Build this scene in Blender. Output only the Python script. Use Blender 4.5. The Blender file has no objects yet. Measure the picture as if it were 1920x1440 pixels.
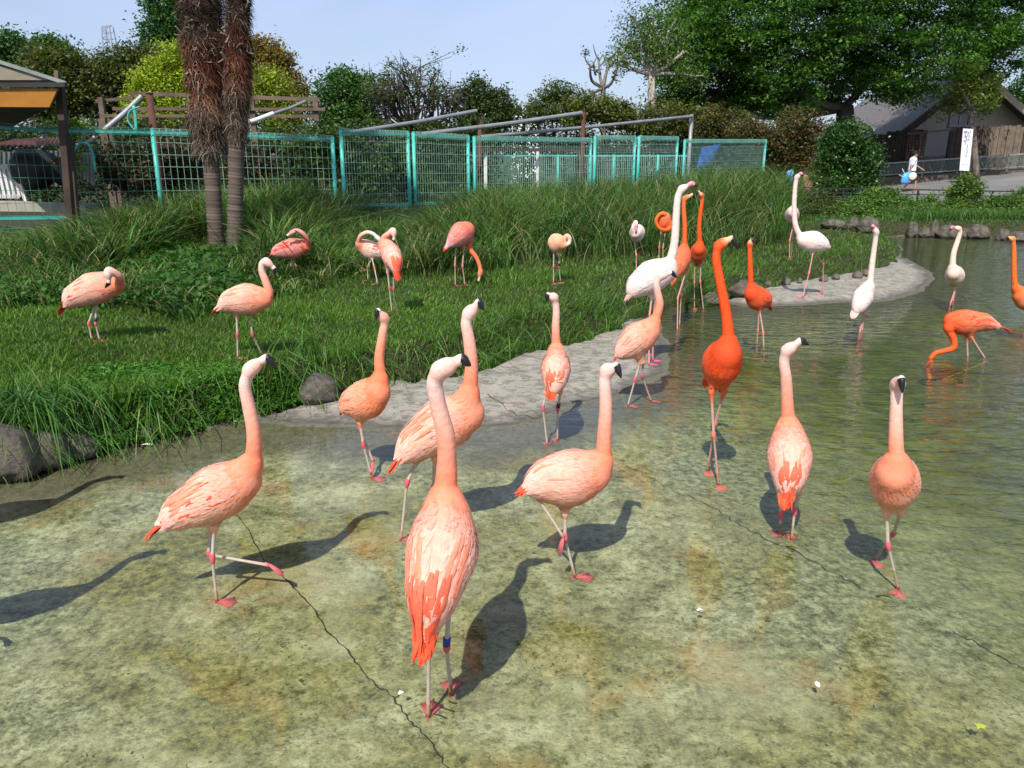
import bpy, math, random
import numpy as np
from mathutils import Vector
try:
    import openvdb as vdb
except ImportError:
    import pyopenvdb as vdb
R = np.random.RandomState(7)
random.seed(7)
SC = bpy.context.scene
COL = SC.collection
# ------------------------------------------------------------------ camera
CAMH, FPX, PITCH = 1.7, 1450.0, math.radians(16.15)
cd = bpy.data.cameras.new("camera"); cam = bpy.data.objects.new("camera", cd); COL.objects.link(cam)
cam.location = (0, 0, CAMH); cam.rotation_euler = (math.radians(90) - PITCH, 0, 0)
cd.sensor_width = 36; cd.lens = 36 * FPX / 1920; cd.clip_start = 0.05; cd.clip_end = 3000
SC.camera = cam
# ------------------------------------------------------------------ sky, sun, exposure
SUN_EL, SUN_AZ = math.radians(50), math.radians(18)      # light travels towards +Y, leaning to +X
W = bpy.data.worlds.new("World"); SC.world = W; W.use_nodes = True
wn = W.node_tree.nodes; wl = W.node_tree.links; wn.clear()
sky = wn.new('ShaderNodeTexSky'); sky.sky_type = 'NISHITA'; sky.sun_disc = False
sky.sun_elevation = SUN_EL; sky.sun_rotation = math.pi + SUN_AZ
sky.air_density = 1.0; sky.dust_density = 1.6; sky.ozone_density = 1.6; sky.altitude = 50
bg = wn.new('ShaderNodeBackground'); bg.inputs[1].default_value = 0.103
wo = wn.new('ShaderNodeOutputWorld')
tc = wn.new('ShaderNodeTexCoord'); mp = wn.new('ShaderNodeMapping'); mp.inputs[3].default_value = (1.0, 1.0, 3.2)
mp.inputs[2].default_value = (0.0, 0.25, 0.5)
nz = wn.new('ShaderNodeTexNoise'); nz.inputs['Scale'].default_value = 1.7; nz.inputs['Detail'].default_value = 5; nz.inputs['Roughness'].default_value = .5; nz.inputs['Distortion'].default_value = .4
rp = wn.new('ShaderNodeMapRange'); rp.inputs[1].default_value = .40; rp.inputs[2].default_value = .75; rp.inputs[3].default_value = .34; rp.inputs[4].default_value = .72
mx = wn.new('ShaderNodeMix'); mx.data_type = 'RGBA'; mx.inputs[7].default_value = (5.5, 6.6, 9.6, 1)
wl.new(tc.outputs['Generated'], mp.inputs[0]); wl.new(mp.outputs[0], nz.inputs[0]); wl.new(nz.outputs[0], rp.inputs[0])
wl.new(rp.outputs[0], mx.inputs[0]); wl.new(sky.outputs[0], mx.inputs[6]); wl.new(mx.outputs[2], bg.inputs[0]); wl.new(bg.outputs[0], wo.inputs[0])
sd = bpy.data.lights.new("sun", 'SUN'); sd.energy = 4.4; sd.angle = math.radians(.55); sd.color = (1, .955, .87)
so = bpy.data.objects.new("sun", sd); COL.objects.link(so)
SUNV = Vector((math.sin(SUN_AZ) * math.cos(SUN_EL), math.cos(SUN_AZ) * math.cos(SUN_EL), -math.sin(SUN_EL)))
so.rotation_euler = SUNV.to_track_quat('-Z', 'Y').to_euler(); so.location = (-20, -40, 60)
SC.view_settings.view_transform = 'Standard'; SC.view_settings.look = 'None'
SC.view_settings.exposure = 0.28; SC.view_settings.gamma = 1; SC.view_settings.use_curve_mapping = False
SC.cycles.max_bounces = 8; SC.cycles.transparent_max_bounces = 10; SC.cycles.diffuse_bounces = 3; SC.cycles.glossy_bounces = 3
SC.cycles.use_denoising = True
SC.cycles.caustics_reflective = False; SC.cycles.caustics_refractive = False

# ------------------------------------------------------------------ pixel helpers (photo 1920 x 1440)
def ray(u, v):
    x = (u - 960) / FPX; y = -(v - 720) / FPX
    return np.array([x, math.cos(PITCH) + y * math.sin(PITCH), -math.sin(PITCH) + y * math.cos(PITCH)])
def at(u, v, z=0.0):
    d = ray(u, v); t = (z - CAMH) / d[2]; return np.array([d[0] * t, d[1] * t, z])
def pd(u, v, Y):
    d = ray(u, v); t = Y / d[1]; return np.array([d[0] * t, Y, CAMH + d[2] * t])

# ------------------------------------------------------------------ object helpers
def tag(o, label=None, cat=None, group=None, kind=None):
    if label: o['label'] = label
    if cat: o['category'] = cat
    if group: o['group'] = group
    if kind: o['kind'] = kind
    return o
def empty(name, loc, label, cat, group=None):
    o = bpy.data.objects.new(name, None); COL.objects.link(o); o.location = Vector(loc); o.empty_display_size = .1
    o['org'] = [float(c) for c in loc]
    return tag(o, label, cat, group)
def link(name, me, mat, parent=None, org=None):
    o = bpy.data.objects.new(name, me); COL.objects.link(o)
    if mat is not None and len(me.materials) == 0:
        for m in (mat if isinstance(mat, (list, tuple)) else [mat]): me.materials.append(m)
    if parent is not None: o.parent = parent
    return o
def fastmesh(name, V, F, col=None, smooth=False, uv=None):
    """V (n,3); F (m,k) array or list of lists."""
    me = bpy.data.meshes.new(name); V = np.asarray(V, dtype=np.float32)
    if isinstance(F, np.ndarray):
        m, k = F.shape; me.vertices.add(len(V)); me.vertices.foreach_set('co', V.ravel())
        me.loops.add(m * k); me.loops.foreach_set('vertex_index', F.astype(np.int32).ravel())
        me.polygons.add(m); me.polygons.foreach_set('loop_start', np.arange(0, m * k, k, dtype=np.int32))
        me.update(calc_edges=True)
    else:
        me.from_pydata(V.tolist(), [], F); me.update()
    if smooth: me.polygons.foreach_set('use_smooth', np.ones(len(me.polygons), dtype=bool))
    if col is not None:
        col = np.asarray(col, dtype=np.float32)
        if col.ndim == 1: col = np.tile(col, (len(V), 1))
        a = me.color_attributes.new('Col', 'FLOAT_COLOR', 'POINT')
        a.data.foreach_set('color', np.concatenate([col, np.ones((len(col), 1), np.float32)], 1).ravel())
    return me
class MB:
    """collects simple solids into one mesh"""
    def __init__(s): s.V = []; s.F = []; s.C = []; s.n = 0
    def add(s, V, F, c=(1, 1, 1)):
        s.V.append(np.asarray(V, float)); s.F += [[i + s.n for i in f] for f in F]; s.n += len(V)
        s.C.append(np.tile(np.array(c, float), (len(V), 1)) if np.ndim(c) == 1 else np.asarray(c))
        return s
    def hexa(s, P, c=(1, 1, 1)):
        return s.add(P, [[0, 3, 2, 1], [4, 5, 6, 7], [0, 1, 5, 4], [1, 2, 6, 5], [2, 3, 7, 6], [3, 0, 4, 7]], c)
    def box(s, a, b, c=(1, 1, 1)):
        (x0, y0, z0), (x1, y1, z1) = a, b
        return s.hexa([(x0, y0, z0), (x1, y0, z0), (x1, y1, z0), (x0, y1, z0), (x0, y0, z1), (x1, y0, z1), (x1, y1, z1), (x0, y1, z1)], c)
    def bar(s, p, q, w, h, c=(1, 1, 1)):
        """box beam from p to q, w sideways, h in the 'up' direction"""
        p = np.array(p, float); q = np.array(q, float); d = q - p; d /= np.linalg.norm(d)
        up = np.array([0, 0, 1.]) if abs(d[2]) < .95 else np.array([0, 1., 0]); sd_ = np.cross(d, up); sd_ /= np.linalg.norm(sd_); u_ = np.cross(sd_, d)
        sd_ = sd_ * w / 2; u_ = u_ * h / 2
        return s.hexa([p - sd_ - u_, p + sd_ - u_, q + sd_ - u_, q - sd_ - u_, p - sd_ + u_, p + sd_ + u_, q + sd_ + u_, q - sd_ + u_], c)
    def tube(s, pts, rad, k=8, c=(1, 1, 1), cap=True, flat=1.0):
        V, F = tube_geo(pts, rad, k, cap, flat)
        if np.ndim(c) == 2: c = np.repeat(np.asarray(c), k, 0)
        return s.add(V, F, c)
    def build(s, name, mat, parent=None, smooth=False):
        me = fastmesh(name, np.concatenate(s.V), s.F, np.concatenate(s.C), smooth)
        if parent is not None and parent.type == 'EMPTY' and 'org' in parent:
            me.vertices.foreach_set('co', (np.concatenate(s.V) - np.array(parent['org'])).astype(np.float32).ravel())
        elif parent is not None and parent.parent is not None and 'org' in parent.parent:
            me.vertices.foreach_set('co', (np.concatenate(s.V) - np.array(parent.parent['org'])).astype(np.float32).ravel())
        return link(name, me, mat, parent)
def tube_geo(pts, rad, k=8, cap=True, flat=1.0):
    P = np.asarray(pts, float); n = len(P); rad = np.broadcast_to(np.asarray(rad, float), (n,))
    T = np.gradient(P, axis=0); T /= (np.linalg.norm(T, axis=1, keepdims=True) + 1e-12)
    up = np.array([0, 0, 1.]) if abs(T[0, 2]) < .9 else np.array([0, 1., 0])
    V = []; a = np.arange(k) * 2 * math.pi / k
    nn = np.cross(T[0], up); nn /= np.linalg.norm(nn)
    for i in range(n):
        nn = nn - T[i] * np.dot(nn, T[i]); nn /= np.linalg.norm(nn) + 1e-12; b = np.cross(T[i], nn)
        V.append(P[i] + rad[i] * (np.cos(a)[:, None] * nn + flat * np.sin(a)[:, None] * b))
    V = np.concatenate(V); F = []
    for i in range(n - 1):
        for j in range(k):
            j2 = (j + 1) % k; F.append([i * k + j, i * k + j2, (i + 1) * k + j2, (i + 1) * k + j])
    if cap: F += [list(range(k))[::-1], [(n - 1) * k + j for j in range(k)]]
    return V, F
def catmull(P, m=4):
    P = np.asarray(P, float); Q = np.vstack([2 * P[0] - P[1], P, 2 * P[-1] - P[-2]]); out = []
    for i in range(1, len(Q) - 2):
        for t in np.arange(m) / m:
            a, b, c, d = Q[i - 1], Q[i], Q[i + 1], Q[i + 2]
            out.append(.5 * ((2 * b) + (-a + c) * t + (2 * a - 5 * b + 4 * c - d) * t * t + (-a + 3 * b - 3 * c + d) * t ** 3))
    out.append(P[-1]); return np.array(out)
def sstep(x, a=0., b=1.):
    t = np.clip((x - a) / (b - a), 0, 1); return t * t * (3 - 2 * t)

# ------------------------------------------------------------------ material helper
class G:
    def __init__(s, name):
        s.m = bpy.data.materials.new(name); s.m.use_nodes = True; s.t = s.m.node_tree; s.t.nodes.clear()
        s.out = s.t.nodes.new('ShaderNodeOutputMaterial'); s._c = None
    def n(s, typ, **kw):
        x = s.t.nodes.new('ShaderNode' + typ)
        for k, v in kw.items(): setattr(x, k, v)
        return x
    def put(s, sock, v):
        if hasattr(v, 'is_output'): s.t.links.new(v, sock)
        elif v is not None: sock.default_value = (tuple(v) + (1,) if hasattr(v, '__len__') and len(v) == 3 and sock.type == 'RGBA' else v)
    def coord(s, k='Object'):
        return s.n('TexCoord').outputs[k]
    def map(s, v, scale=(1, 1, 1), rot=(0, 0, 0), loc=(0, 0, 0)):
        m = s.n('Mapping'); s.put(m.inputs[0], v); m.inputs[3].default_value = scale; m.inputs[2].default_value = rot; m.inputs[1].default_value = loc; return m.outputs[0]
    def noise(s, sc, det=4, ro=.55, v=None, dist=0, color=False):
        x = s.n('TexNoise'); x.inputs['Scale'].default_value = sc; x.inputs['Detail'].default_value = det; x.inputs['Roughness'].default_value = ro; x.inputs['Distortion'].default_value = dist
        s.put(x.inputs[0], v if v is not None else s.coord()); return x.outputs[1 if color else 0]
    def voro(s, sc, v=None, feature='F1', out=0):
        x = s.n('TexVoronoi', feature=feature); x.inputs['Scale'].default_value = sc; s.put(x.inputs[0], v if v is not None else s.coord()); return x.outputs[out]
    def rng(s, f, a, b, c=0., d=1.):
        x = s.n('MapRange'); s.put(x.inputs[0], f)
        for i, q in enumerate((a, b, c, d)): s.put(x.inputs[i + 1], q)
        return x.outputs[0]
    def ramp(s, f, stops):
        x = s.n('ValToRGB'); s.put(x.inputs[0], f); e = x.color_ramp.elements
        while len(e) < len(stops): e.new(.5)
        for i, (p, c) in enumerate(stops): e[i].position = p; e[i].color = tuple(c) + (1,)
        return x.outputs[0]
    def mix(s, f, a, b, mode='MIX'):
        x = s.n('Mix', data_type='RGBA', blend_type=mode); s.put(x.inputs[0], f); s.put(x.inputs[6], a); s.put(x.inputs[7], b); return x.outputs[2]
    def math(s, op, a, b=None, c=None):
        x = s.n('Math', operation=op); s.put(x.inputs[0], a)
        if b is not None: s.put(x.inputs[1], b)
        if c is not None: s.put(x.inputs[2], c)
        return x.outputs[0]
    def attr(s, name, out=0):
        x = s.n('Attribute', attribute_name=name); return x.outputs[out]
    def sep(s, v):
        x = s.n('SeparateXYZ'); s.put(x.inputs[0], v); return x.outputs
    def bump(s, h, st=.5, d=.01, nrm=None):
        x = s.n('Bump'); s.put(x.inputs['Strength'], st); x.inputs['Distance'].default_value = d; s.put(x.inputs['Height'], h)
        if nrm is not None: s.put(x.inputs['Normal'], nrm)
        return x.outputs[0]
    def pr(s, base, rough=.7, normal=None, metal=0, spec=.5, **kw):
        x = s.n('BsdfPrincipled'); s.put(x.inputs['Base Color'], base); s.put(x.inputs['Roughness'], rough); s.put(x.inputs['Metallic'], metal)
        s.put(x.inputs['Specular IOR Level'], spec)
        if normal is not None: s.put(x.inputs['Normal'], normal)
        for k, v in kw.items(): s.put(x.inputs[k], v)
        return x.outputs[0]
    def done(s, sh): s.t.links.new(sh, s.out.inputs[0]); return s.m

def m_plain(name, c, rough=.6, metal=0, bumpsc=40, bst=.25, var=.25, spec=.4, vc=False):
    g = G(name); base = c
    n1 = g.noise(bumpsc, 5); n2 = g.noise(3.1, 4)
    if vc: base = g.mix(1, c, g.attr('Col'), 'MULTIPLY')
    base = g.mix(g.rng(n2, .35, .7), base, g.mix(1, base, (1 - var,) * 3, 'MULTIPLY'))
    return g.done(g.pr(base, g.rng(n1, .3, .7, rough - .08, rough + .1), g.bump(n1, bst, .004), metal, spec))
def m_leaf(name, rough=.5, trans=.34, spec=.35, gain=1.0):
    g = G(name); c = g.attr('Col')
    n2 = g.noise(9.0, 2)
    c = g.mix(g.rng(n2, .35, .65), c, g.mix(1, c, (.78, .84, .7), 'MULTIPLY'))
    if gain != 1: c = g.mix(1, c, (gain,) * 3, 'MULTIPLY')
    a = g.pr(c, rough, None, 0, spec)
    t = g.n('BsdfTranslucent'); g.put(t.inputs[0], g.mix(1, c, (1.15, 1.25, .5), 'MULTIPLY'))
    x = g.n('MixShader'); x.inputs[0].default_value = trans; g.t.links.new(a, x.inputs[1]); g.t.links.new(t.outputs[0], x.inputs[2])
    return g.done(x.outputs[0])
M = {}
M['leaf'] = m_leaf('leaf'); M['gloss_leaf'] = m_leaf('glossy_leaf', .40, .15, .5); M['grass'] = m_leaf('grass_blade', .5, .3, .35)
def bark(name, c1, c2, sc=12, st=.8):
    g = G(name); v = g.map(g.coord(), (1, 1, .25)); n = g.noise(sc, 6, .65, v); n2 = g.noise(sc * 3.1, 4, .6, v)
    return g.done(g.pr(g.mix(g.rng(n, .35, .65), c1, c2), .85, g.bump(g.math('ADD', n, g.math('MULTIPLY', n2, .4)), st, .02), 0, .2))
M['bark'] = bark('bark', (.035, .028, .022), (.09, .075, .06)); M['pale_bark'] = bark('pale_bark', (.22, .19, .15), (.5, .46, .4), 9)
M['grey_bark'] = bark('grey_bark', (.10, .085, .07), (.24, .2, .17))
M['wood'] = m_plain('weathered_wood', (.16, .11, .08), .8, bumpsc=18, bst=.5, var=.5); M['brown_wood'] = m_plain('dark_wood', (.07, .045, .032), .8, bumpsc=20, bst=.5, var=.5)
M['turq'] = m_plain('turquoise_paint', (.075, .50, .43), .42, bumpsc=25, bst=.15, var=.35); M['wire'] = m_plain('green_wire', (.27, .50, .40), .45, var=.3)
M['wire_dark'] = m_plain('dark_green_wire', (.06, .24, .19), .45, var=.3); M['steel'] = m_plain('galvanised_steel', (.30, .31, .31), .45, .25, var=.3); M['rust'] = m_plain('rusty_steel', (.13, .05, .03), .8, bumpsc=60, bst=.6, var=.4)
M['black_rail'] = m_plain('dark_rail_paint', (.03, .03, .03), .5); M['white'] = m_plain('white_paint', (.72, .72, .70), .6, var=.15)
M['vc'] = m_plain('painted_surface', (1, 1, 1), .65, var=.2, vc=True)
def m_rock():
    g = G('rock'); n = g.noise(5, 8, .6); n2 = g.noise(30, 5, .7); v = g.voro(14)
    c = g.mix(g.rng(n, .35, .68), (.055, .048, .040), (.19, .165, .135)); c = g.mix(g.rng(g.noise(11, 3), .56, .7), c, (.13, .13, .07))
    return g.done(g.pr(c, .85, g.bump(g.math('ADD', n, g.math('MULTIPLY', n2, .3)), .9, .05), 0, .25))
M['rock'] = m_rock()
# ------------------------------------------------------------------ terrain
EDGE_PX = [(0, 893), (60, 883), (130, 862), (200, 850), (260, 838), (330, 820), (420, 797), (500, 777), (580, 757), (650, 752), (740, 724), (800, 716),
           (880, 707), (940, 690), (968, 668), (1050, 652), (1110, 642), (1160, 618), (1188, 594), (1250, 580), (1330, 576), (1380, 559), (1400, 549),
           (1450, 541), (1500, 530), (1560, 521), (1620, 512), (1670, 500), (1690, 482), (1685, 461), (1655, 445), (1700, 442), (1800, 442), (1920, 448), (2200, 456)]
EDGE = np.array([at(u, v)[:2] for u, v in EDGE_PX])
EDGE = np.vstack([[(-14, 3.3), (-6.5, 3.55)], EDGE, [(40, 17.5)]])
LAND = np.vstack([EDGE, [(900, 17.5), (900, 2500), (-900, 2500), (-900, 3.3)]])
BEACH1 = np.array([at(u, v)[:2] for u, v in [(505, 782), (560, 790), (640, 796), (720, 801), (800, 798), (880, 802), (960, 797), (1030, 777), (1080, 758), (1130, 747),
                   (1180, 726), (1228, 702), (1245, 672), (1240, 640), (1215, 600), (1160, 590), (1000, 610), (700, 690), (560, 730)]])
BEACH2 = np.array([at(u, v)[:2] for u, v in [(1350, 566), (1400, 573), (1440, 573), (1500, 571), (1580, 566), (1650, 563), (1705, 551), (1738, 533), (1740, 512), (1715, 497),
                   (1692, 484), (1650, 480), (1500, 500), (1380, 535)]])
def pdist(P, poly):
    """signed distance, positive inside"""
    A = poly; B = np.roll(poly, -1, 0); best = np.full(len(P), 1e9); ins = np.zeros(len(P), bool)
    for a, b in zip(A, B):
        ab = b - a; t = np.clip(((P - a) @ ab) / (ab @ ab), 0, 1); d = np.hypot(*(P - a - t[:, None] * ab).T); best = np.minimum(best, d)
        c = (a[1] > P[:, 1]) != (b[1] > P[:, 1])
        xi = a[0] + (P[:, 1] - a[1]) / (b[1] - a[1] + 1e-12) * ab[0]; ins ^= c & (P[:, 0] < xi)
    return np.where(ins, best, -best)
def wav(x, y, s, ph=0):
    return (np.sin(x * s + ph + 1.3 * np.sin(y * s * .7)) + np.sin(y * s * 1.1 + 2.1 * ph + 1.1 * np.sin(x * s * .8 + 1))) * .5
def terrain(x, y, full=False):
    x = np.atleast_1d(np.asarray(x, float)); y = np.atleast_1d(np.asarray(y, float)); P = np.stack([x, y], 1)
    wob = .05 * wav(x, y, 6) + .025 * wav(x, y, 17, 2)
    dl = pdist(P, LAND) + wob; db = np.maximum(pdist(P, BEACH1), pdist(P, BEACH2)) + .04 * wav(x, y, 7, 1) + .02 * wav(x, y, 23, 4)
    deep = sstep(x + .25 * y, 1.6, 4.6)
    zb = -.012 - .045 * sstep(-np.maximum(dl, db), 0, 1.1) - .22 * deep * sstep(-np.maximum(dl, db), .1, 2.0)
    zb = np.where((db > 0) & (dl <= 0), .004 + .03 * sstep(db, 0, .35), zb)
    zb = np.where((db <= 0) & (db > -.25) & (dl <= 0), .004 + (zb - .004) * sstep(-db, 0, .25), zb)
    H = .27 - .09 * sstep(x, .5, 3.5) * (1 - sstep(y, 14, 18))
    steep = .22 + .25 * sstep(x, -1, 0)
    zl = .0 + H * sstep(dl, 0, steep) + .03 * wav(x, y, 1.1) * sstep(dl, .3, 1.5) + .03 * sstep(y, 9, 14)
    zl = zl + (.0 - .12) * sstep(y, 19.5, 22.5) * sstep(x, 6, 9)
    road = np.maximum(0, x - 17.5) * .095 * sstep(y, 25, 39) + .10 * sstep(y, 23, 34) * sstep(x, 6, 9)
    zl = zl + road + 3.0 * sstep(y, 60, 300)
    z = np.where(dl > 0, np.maximum(zl, zb), zb)
    z = np.where(dl > 0, zl * sstep(dl, 0, .03) + zb * (1 - sstep(dl, 0, .03)), z)
    return (z, dl, db, deep) if full else z
def gnd(u, v):
    z = 0.
    for _ in range(6):
        p = at(u, v, z); z = .5 * z + .5 * float(terrain(p[0], p[1])[0])
    p = at(u, v, z); p[2] = float(terrain(p[0], p[1])[0]); return p
q = np.concatenate([np.exp(np.arange(0, math.log(34), .0088)), 34 * np.exp(np.arange(.03, math.log(30), .035))])
tt = np.sinh(np.linspace(-2.1, 2.1, 430)); tt = tt / tt[-1] * 1.9
Yg, Tg = np.meshgrid(q - 4, tt, indexing='ij'); Xg = (Yg + 4.0) * Tg
zz, dl, db, deep = terrain(Xg.ravel(), Yg.ravel(), True)
V = np.stack([Xg.ravel(), Yg.ravel(), zz], 1); nr, nc = Yg.shape
idx = np.arange(nr * nc).reshape(nr, nc); F = np.stack([idx[:-1, :-1], idx[:-1, 1:], idx[1:, 1:], idx[1:, :-1]], -1).reshape(-1, 4)
me = fastmesh('ground', V, F, smooth=True)
for nm, arr in (('land', np.clip(dl / .3 + .5, 0, 1)), ('beach', np.clip(db / .6 + .5, 0, 1)), ('deep', deep), ('wetz', np.clip(-np.maximum(dl, db) / 1.2, 0, 1))):
    a = me.attributes.new(nm, 'FLOAT', 'POINT'); a.data.foreach_set('value', arr.astype(np.float32))
def m_ground():
    g = G('pond_floor_and_soil'); c = g.coord(); sx = g.map(c, (1.0, 1.0, 1))
    n1 = g.noise(1.1, 5, .6, sx, .3); n2 = g.noise(4.5, 6, .65, sx); n3 = g.noise(26, 5, .7, sx); n4 = g.noise(75, 4, .7, sx); n5 = g.noise(.55, 3, .5, g.map(c, (1, 1, 1), loc=(5, 3, 0)))
    mm = g.math('ADD', g.math('MULTIPLY', n2, .5), g.math('MULTIPLY', n3, .5)); conc = g.ramp(mm, [(.36, (.095, .10, .042)), (.45, (.225, .228, .125)), (.52, (.35, .35, .22)), (.61, (.58, .57, .42))])
    olive = g.ramp(n3, [(.36, (.055, .055, .008)), (.5, (.17, .155, .03)), (.64, (.33, .29, .09))])
    col = g.mix(g.rng(g.math('ADD', n1, g.math('MULTIPLY', n3, .25)), .56, .76, 0, .85), conc, olive)
    grey = g.ramp(n3, [(.38, (.11, .13, .075)), (.5, (.235, .26, .16)), (.61, (.44, .46, .33))])
    col = g.mix(g.rng(n5, .5, .62, 0, .8), col, grey)
    rust = g.noise(1.9, 4, .6, g.map(c, (1, 1, 1), loc=(2.2, 7.4, 0)))
    col = g.mix(g.rng(rust, .58, .70, 0, .6), col, (.36, .20, .06))
    # pits and specks
    pit = g.math('MULTIPLY', g.rng(n3, .44, .36), g.rng(n2, .60, .42))
    col = g.mix(g.math('MULTIPLY', pit, .65), col, (.05, .05, .022))
    spk = g.rng(n4, .43, .33); col = g.mix(g.math('MULTIPLY', spk, .55), col, (.06, .06, .03))
    lt = g.rng(n4, .57, .68); col = g.mix(g.math('MULTIPLY', lt, .55), col, (.52, .50, .36))
    dk = g.rng(g.noise(7, 5, .7, g.map(c, (1, 1, 1), loc=(9, 1, 0))), .60, .70); col = g.mix(g.math('MULTIPLY', dk, g.rng(n3, .45, .6)), col, (.055, .055, .035))
    n6 = g.noise(48, 3, .6, g.map(c, (1, 1.25, 1), loc=(3, 3, 0))); msk = g.rng(g.noise(2.6, 4, .6, g.map(c, (1, 1, 1), loc=(1, 8, 0))), .42, .60)
    col = g.mix(g.math('MULTIPLY', g.rng(n6, .57, .60), g.math('MULTIPLY', msk, .60)), col, (.055, .055, .03))
    vs = g.voro(31, g.mix(.10, c, g.noise(12, 3, color=True))); col = g.mix(g.math('MULTIPLY', g.rng(vs, .20, .13), g.math('SUBTRACT', 1.0, msk)), col, (.075, .075, .04))
    pale = g.rng(g.noise(1.5, 4, .6, g.map(c, (1, 1, 1), loc=(7, 2, 0))), .54, .66, 0, .55); col = g.mix(pale, col, g.mix(.6, col, (.52, .50, .38)))
    # deep water floor
    col = g.mix(g.math('MULTIPLY', g.attr('deep', 2), .85), col, g.ramp(n2, [(.3, (.050, .068, .004)), (.62, (.20, .21, .025))]))
    # sediment close to the shore
    sed = g.ramp(n3, [(.3, (.075, .068, .048)), (.7, (.17, .155, .12))])
    dsh = g.math('ADD', g.attr('wetz', 2), g.math('MULTIPLY', g.math('SUBTRACT', n2, .5), .45))
    col = g.mix(g.rng(dsh, .30, .66, .92, 0), col, sed)
    # beach
    bn = g.noise(13, 6, .68, g.map(c, (1, 1.2, 1))); bb = g.ramp(g.noise(5, 5, .6), [(.3, (.25, .228, .185)), (.7, (.39, .355, .29))])
    bb = g.mix(g.rng(bn, .56, .60, 0, .75), bb, (.15, .125, .09)); bb = g.mix(g.rng(n4, .42, .34, 0, .35), bb, (.13, .12, .1))
    be = g.math('ADD', g.attr('beach', 2), g.math('MULTIPLY', g.math('SUBTRACT', n3, .5), .22))
    bb = g.mix(g.rng(be, .52, .82, .9, 0), bb, (.095, .085, .07))
    isb = g.rng(be, .485, .50); col = g.mix(isb, col, bb)
    # soil under the grass
    soil = g.ramp(n3, [(.3, (.022, .022, .010)), (.7, (.055, .055, .02))])
    isl = g.rng(g.math('ADD', g.attr('land', 2), g.math('MULTIPLY', g.math('SUBTRACT', n2, .5), .3)), .50, .58)
    col = g.mix(isl, col, soil)
    h = g.math('ADD', g.math('MULTIPLY', n2, .25), g.math('ADD', g.math('MULTIPLY', n3, .55), g.math('MULTIPLY', n4, .40)))
    h = g.math('SUBTRACT', h, g.math('MULTIPLY', g.math('MULTIPLY', g.rng(bn, .51, .58), isb), .5))
    return g.done(g.pr(col, .82, g.bump(h, .8, .016), 0, .25))
go = link('ground', me, m_ground()); tag(go, kind='structure')
# cracks in the pond floor
def crack(pts, name='crack'):
    P = []
    for i in range(len(pts) - 1):
        a, b = np.array(pts[i]), np.array(pts[i + 1]); n = max(2, int(np.hypot(*(b - a)) / 9))
        for t in np.arange(n) / n: P.append(a + (b - a) * t + R.uniform(-3.2, 3.2, 2) * (1 if 0 < t else .4))
    P.append(np.array(pts[-1])); W3 = [at(u, v, -.05) for u, v in P]; V = []; F = []
    for i, p in enumerate(W3):
        d = W3[min(i + 1, len(W3) - 1)] - W3[max(i - 1, 0)]; d /= np.linalg.norm(d); s = np.array([-d[1], d[0], 0]); w = R.uniform(.0010, .0036)
        z = float(terrain(p[0], p[1])[0]) + .0035
        V += [(p[0] + s[0] * w, p[1] + s[1] * w, z), (p[0] - s[0] * w, p[1] - s[1] * w, z)]
        if i: F.append([2 * i - 2, 2 * i - 1, 2 * i + 1, 2 * i])
    tag(link(name, fastmesh(name, V, F), M['crackm']), kind='structure')
M['crackm'] = m_plain('crack_dirt', (.035, .034, .02), .95)
crack([(318, 838), (338, 862), (352, 885), (440, 962), (470, 998), (490, 1040), (530, 1080), (585, 1135), (612, 1180), (645, 1210), (690, 1270), (738, 1306), (765, 1348), (806, 1385), (842, 1445)])
crack([(738, 1306), (752, 1298)])
crack([(1175, 872), (1240, 905), (1340, 950), (1430, 1000), (1505, 1030), (1560, 1062), (1625, 1095)])
crack([(1790, 1165), (1840, 1190), (1900, 1222), (1935, 1235)])
crack([(915, 760), (960, 790), (1010, 800)])
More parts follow.
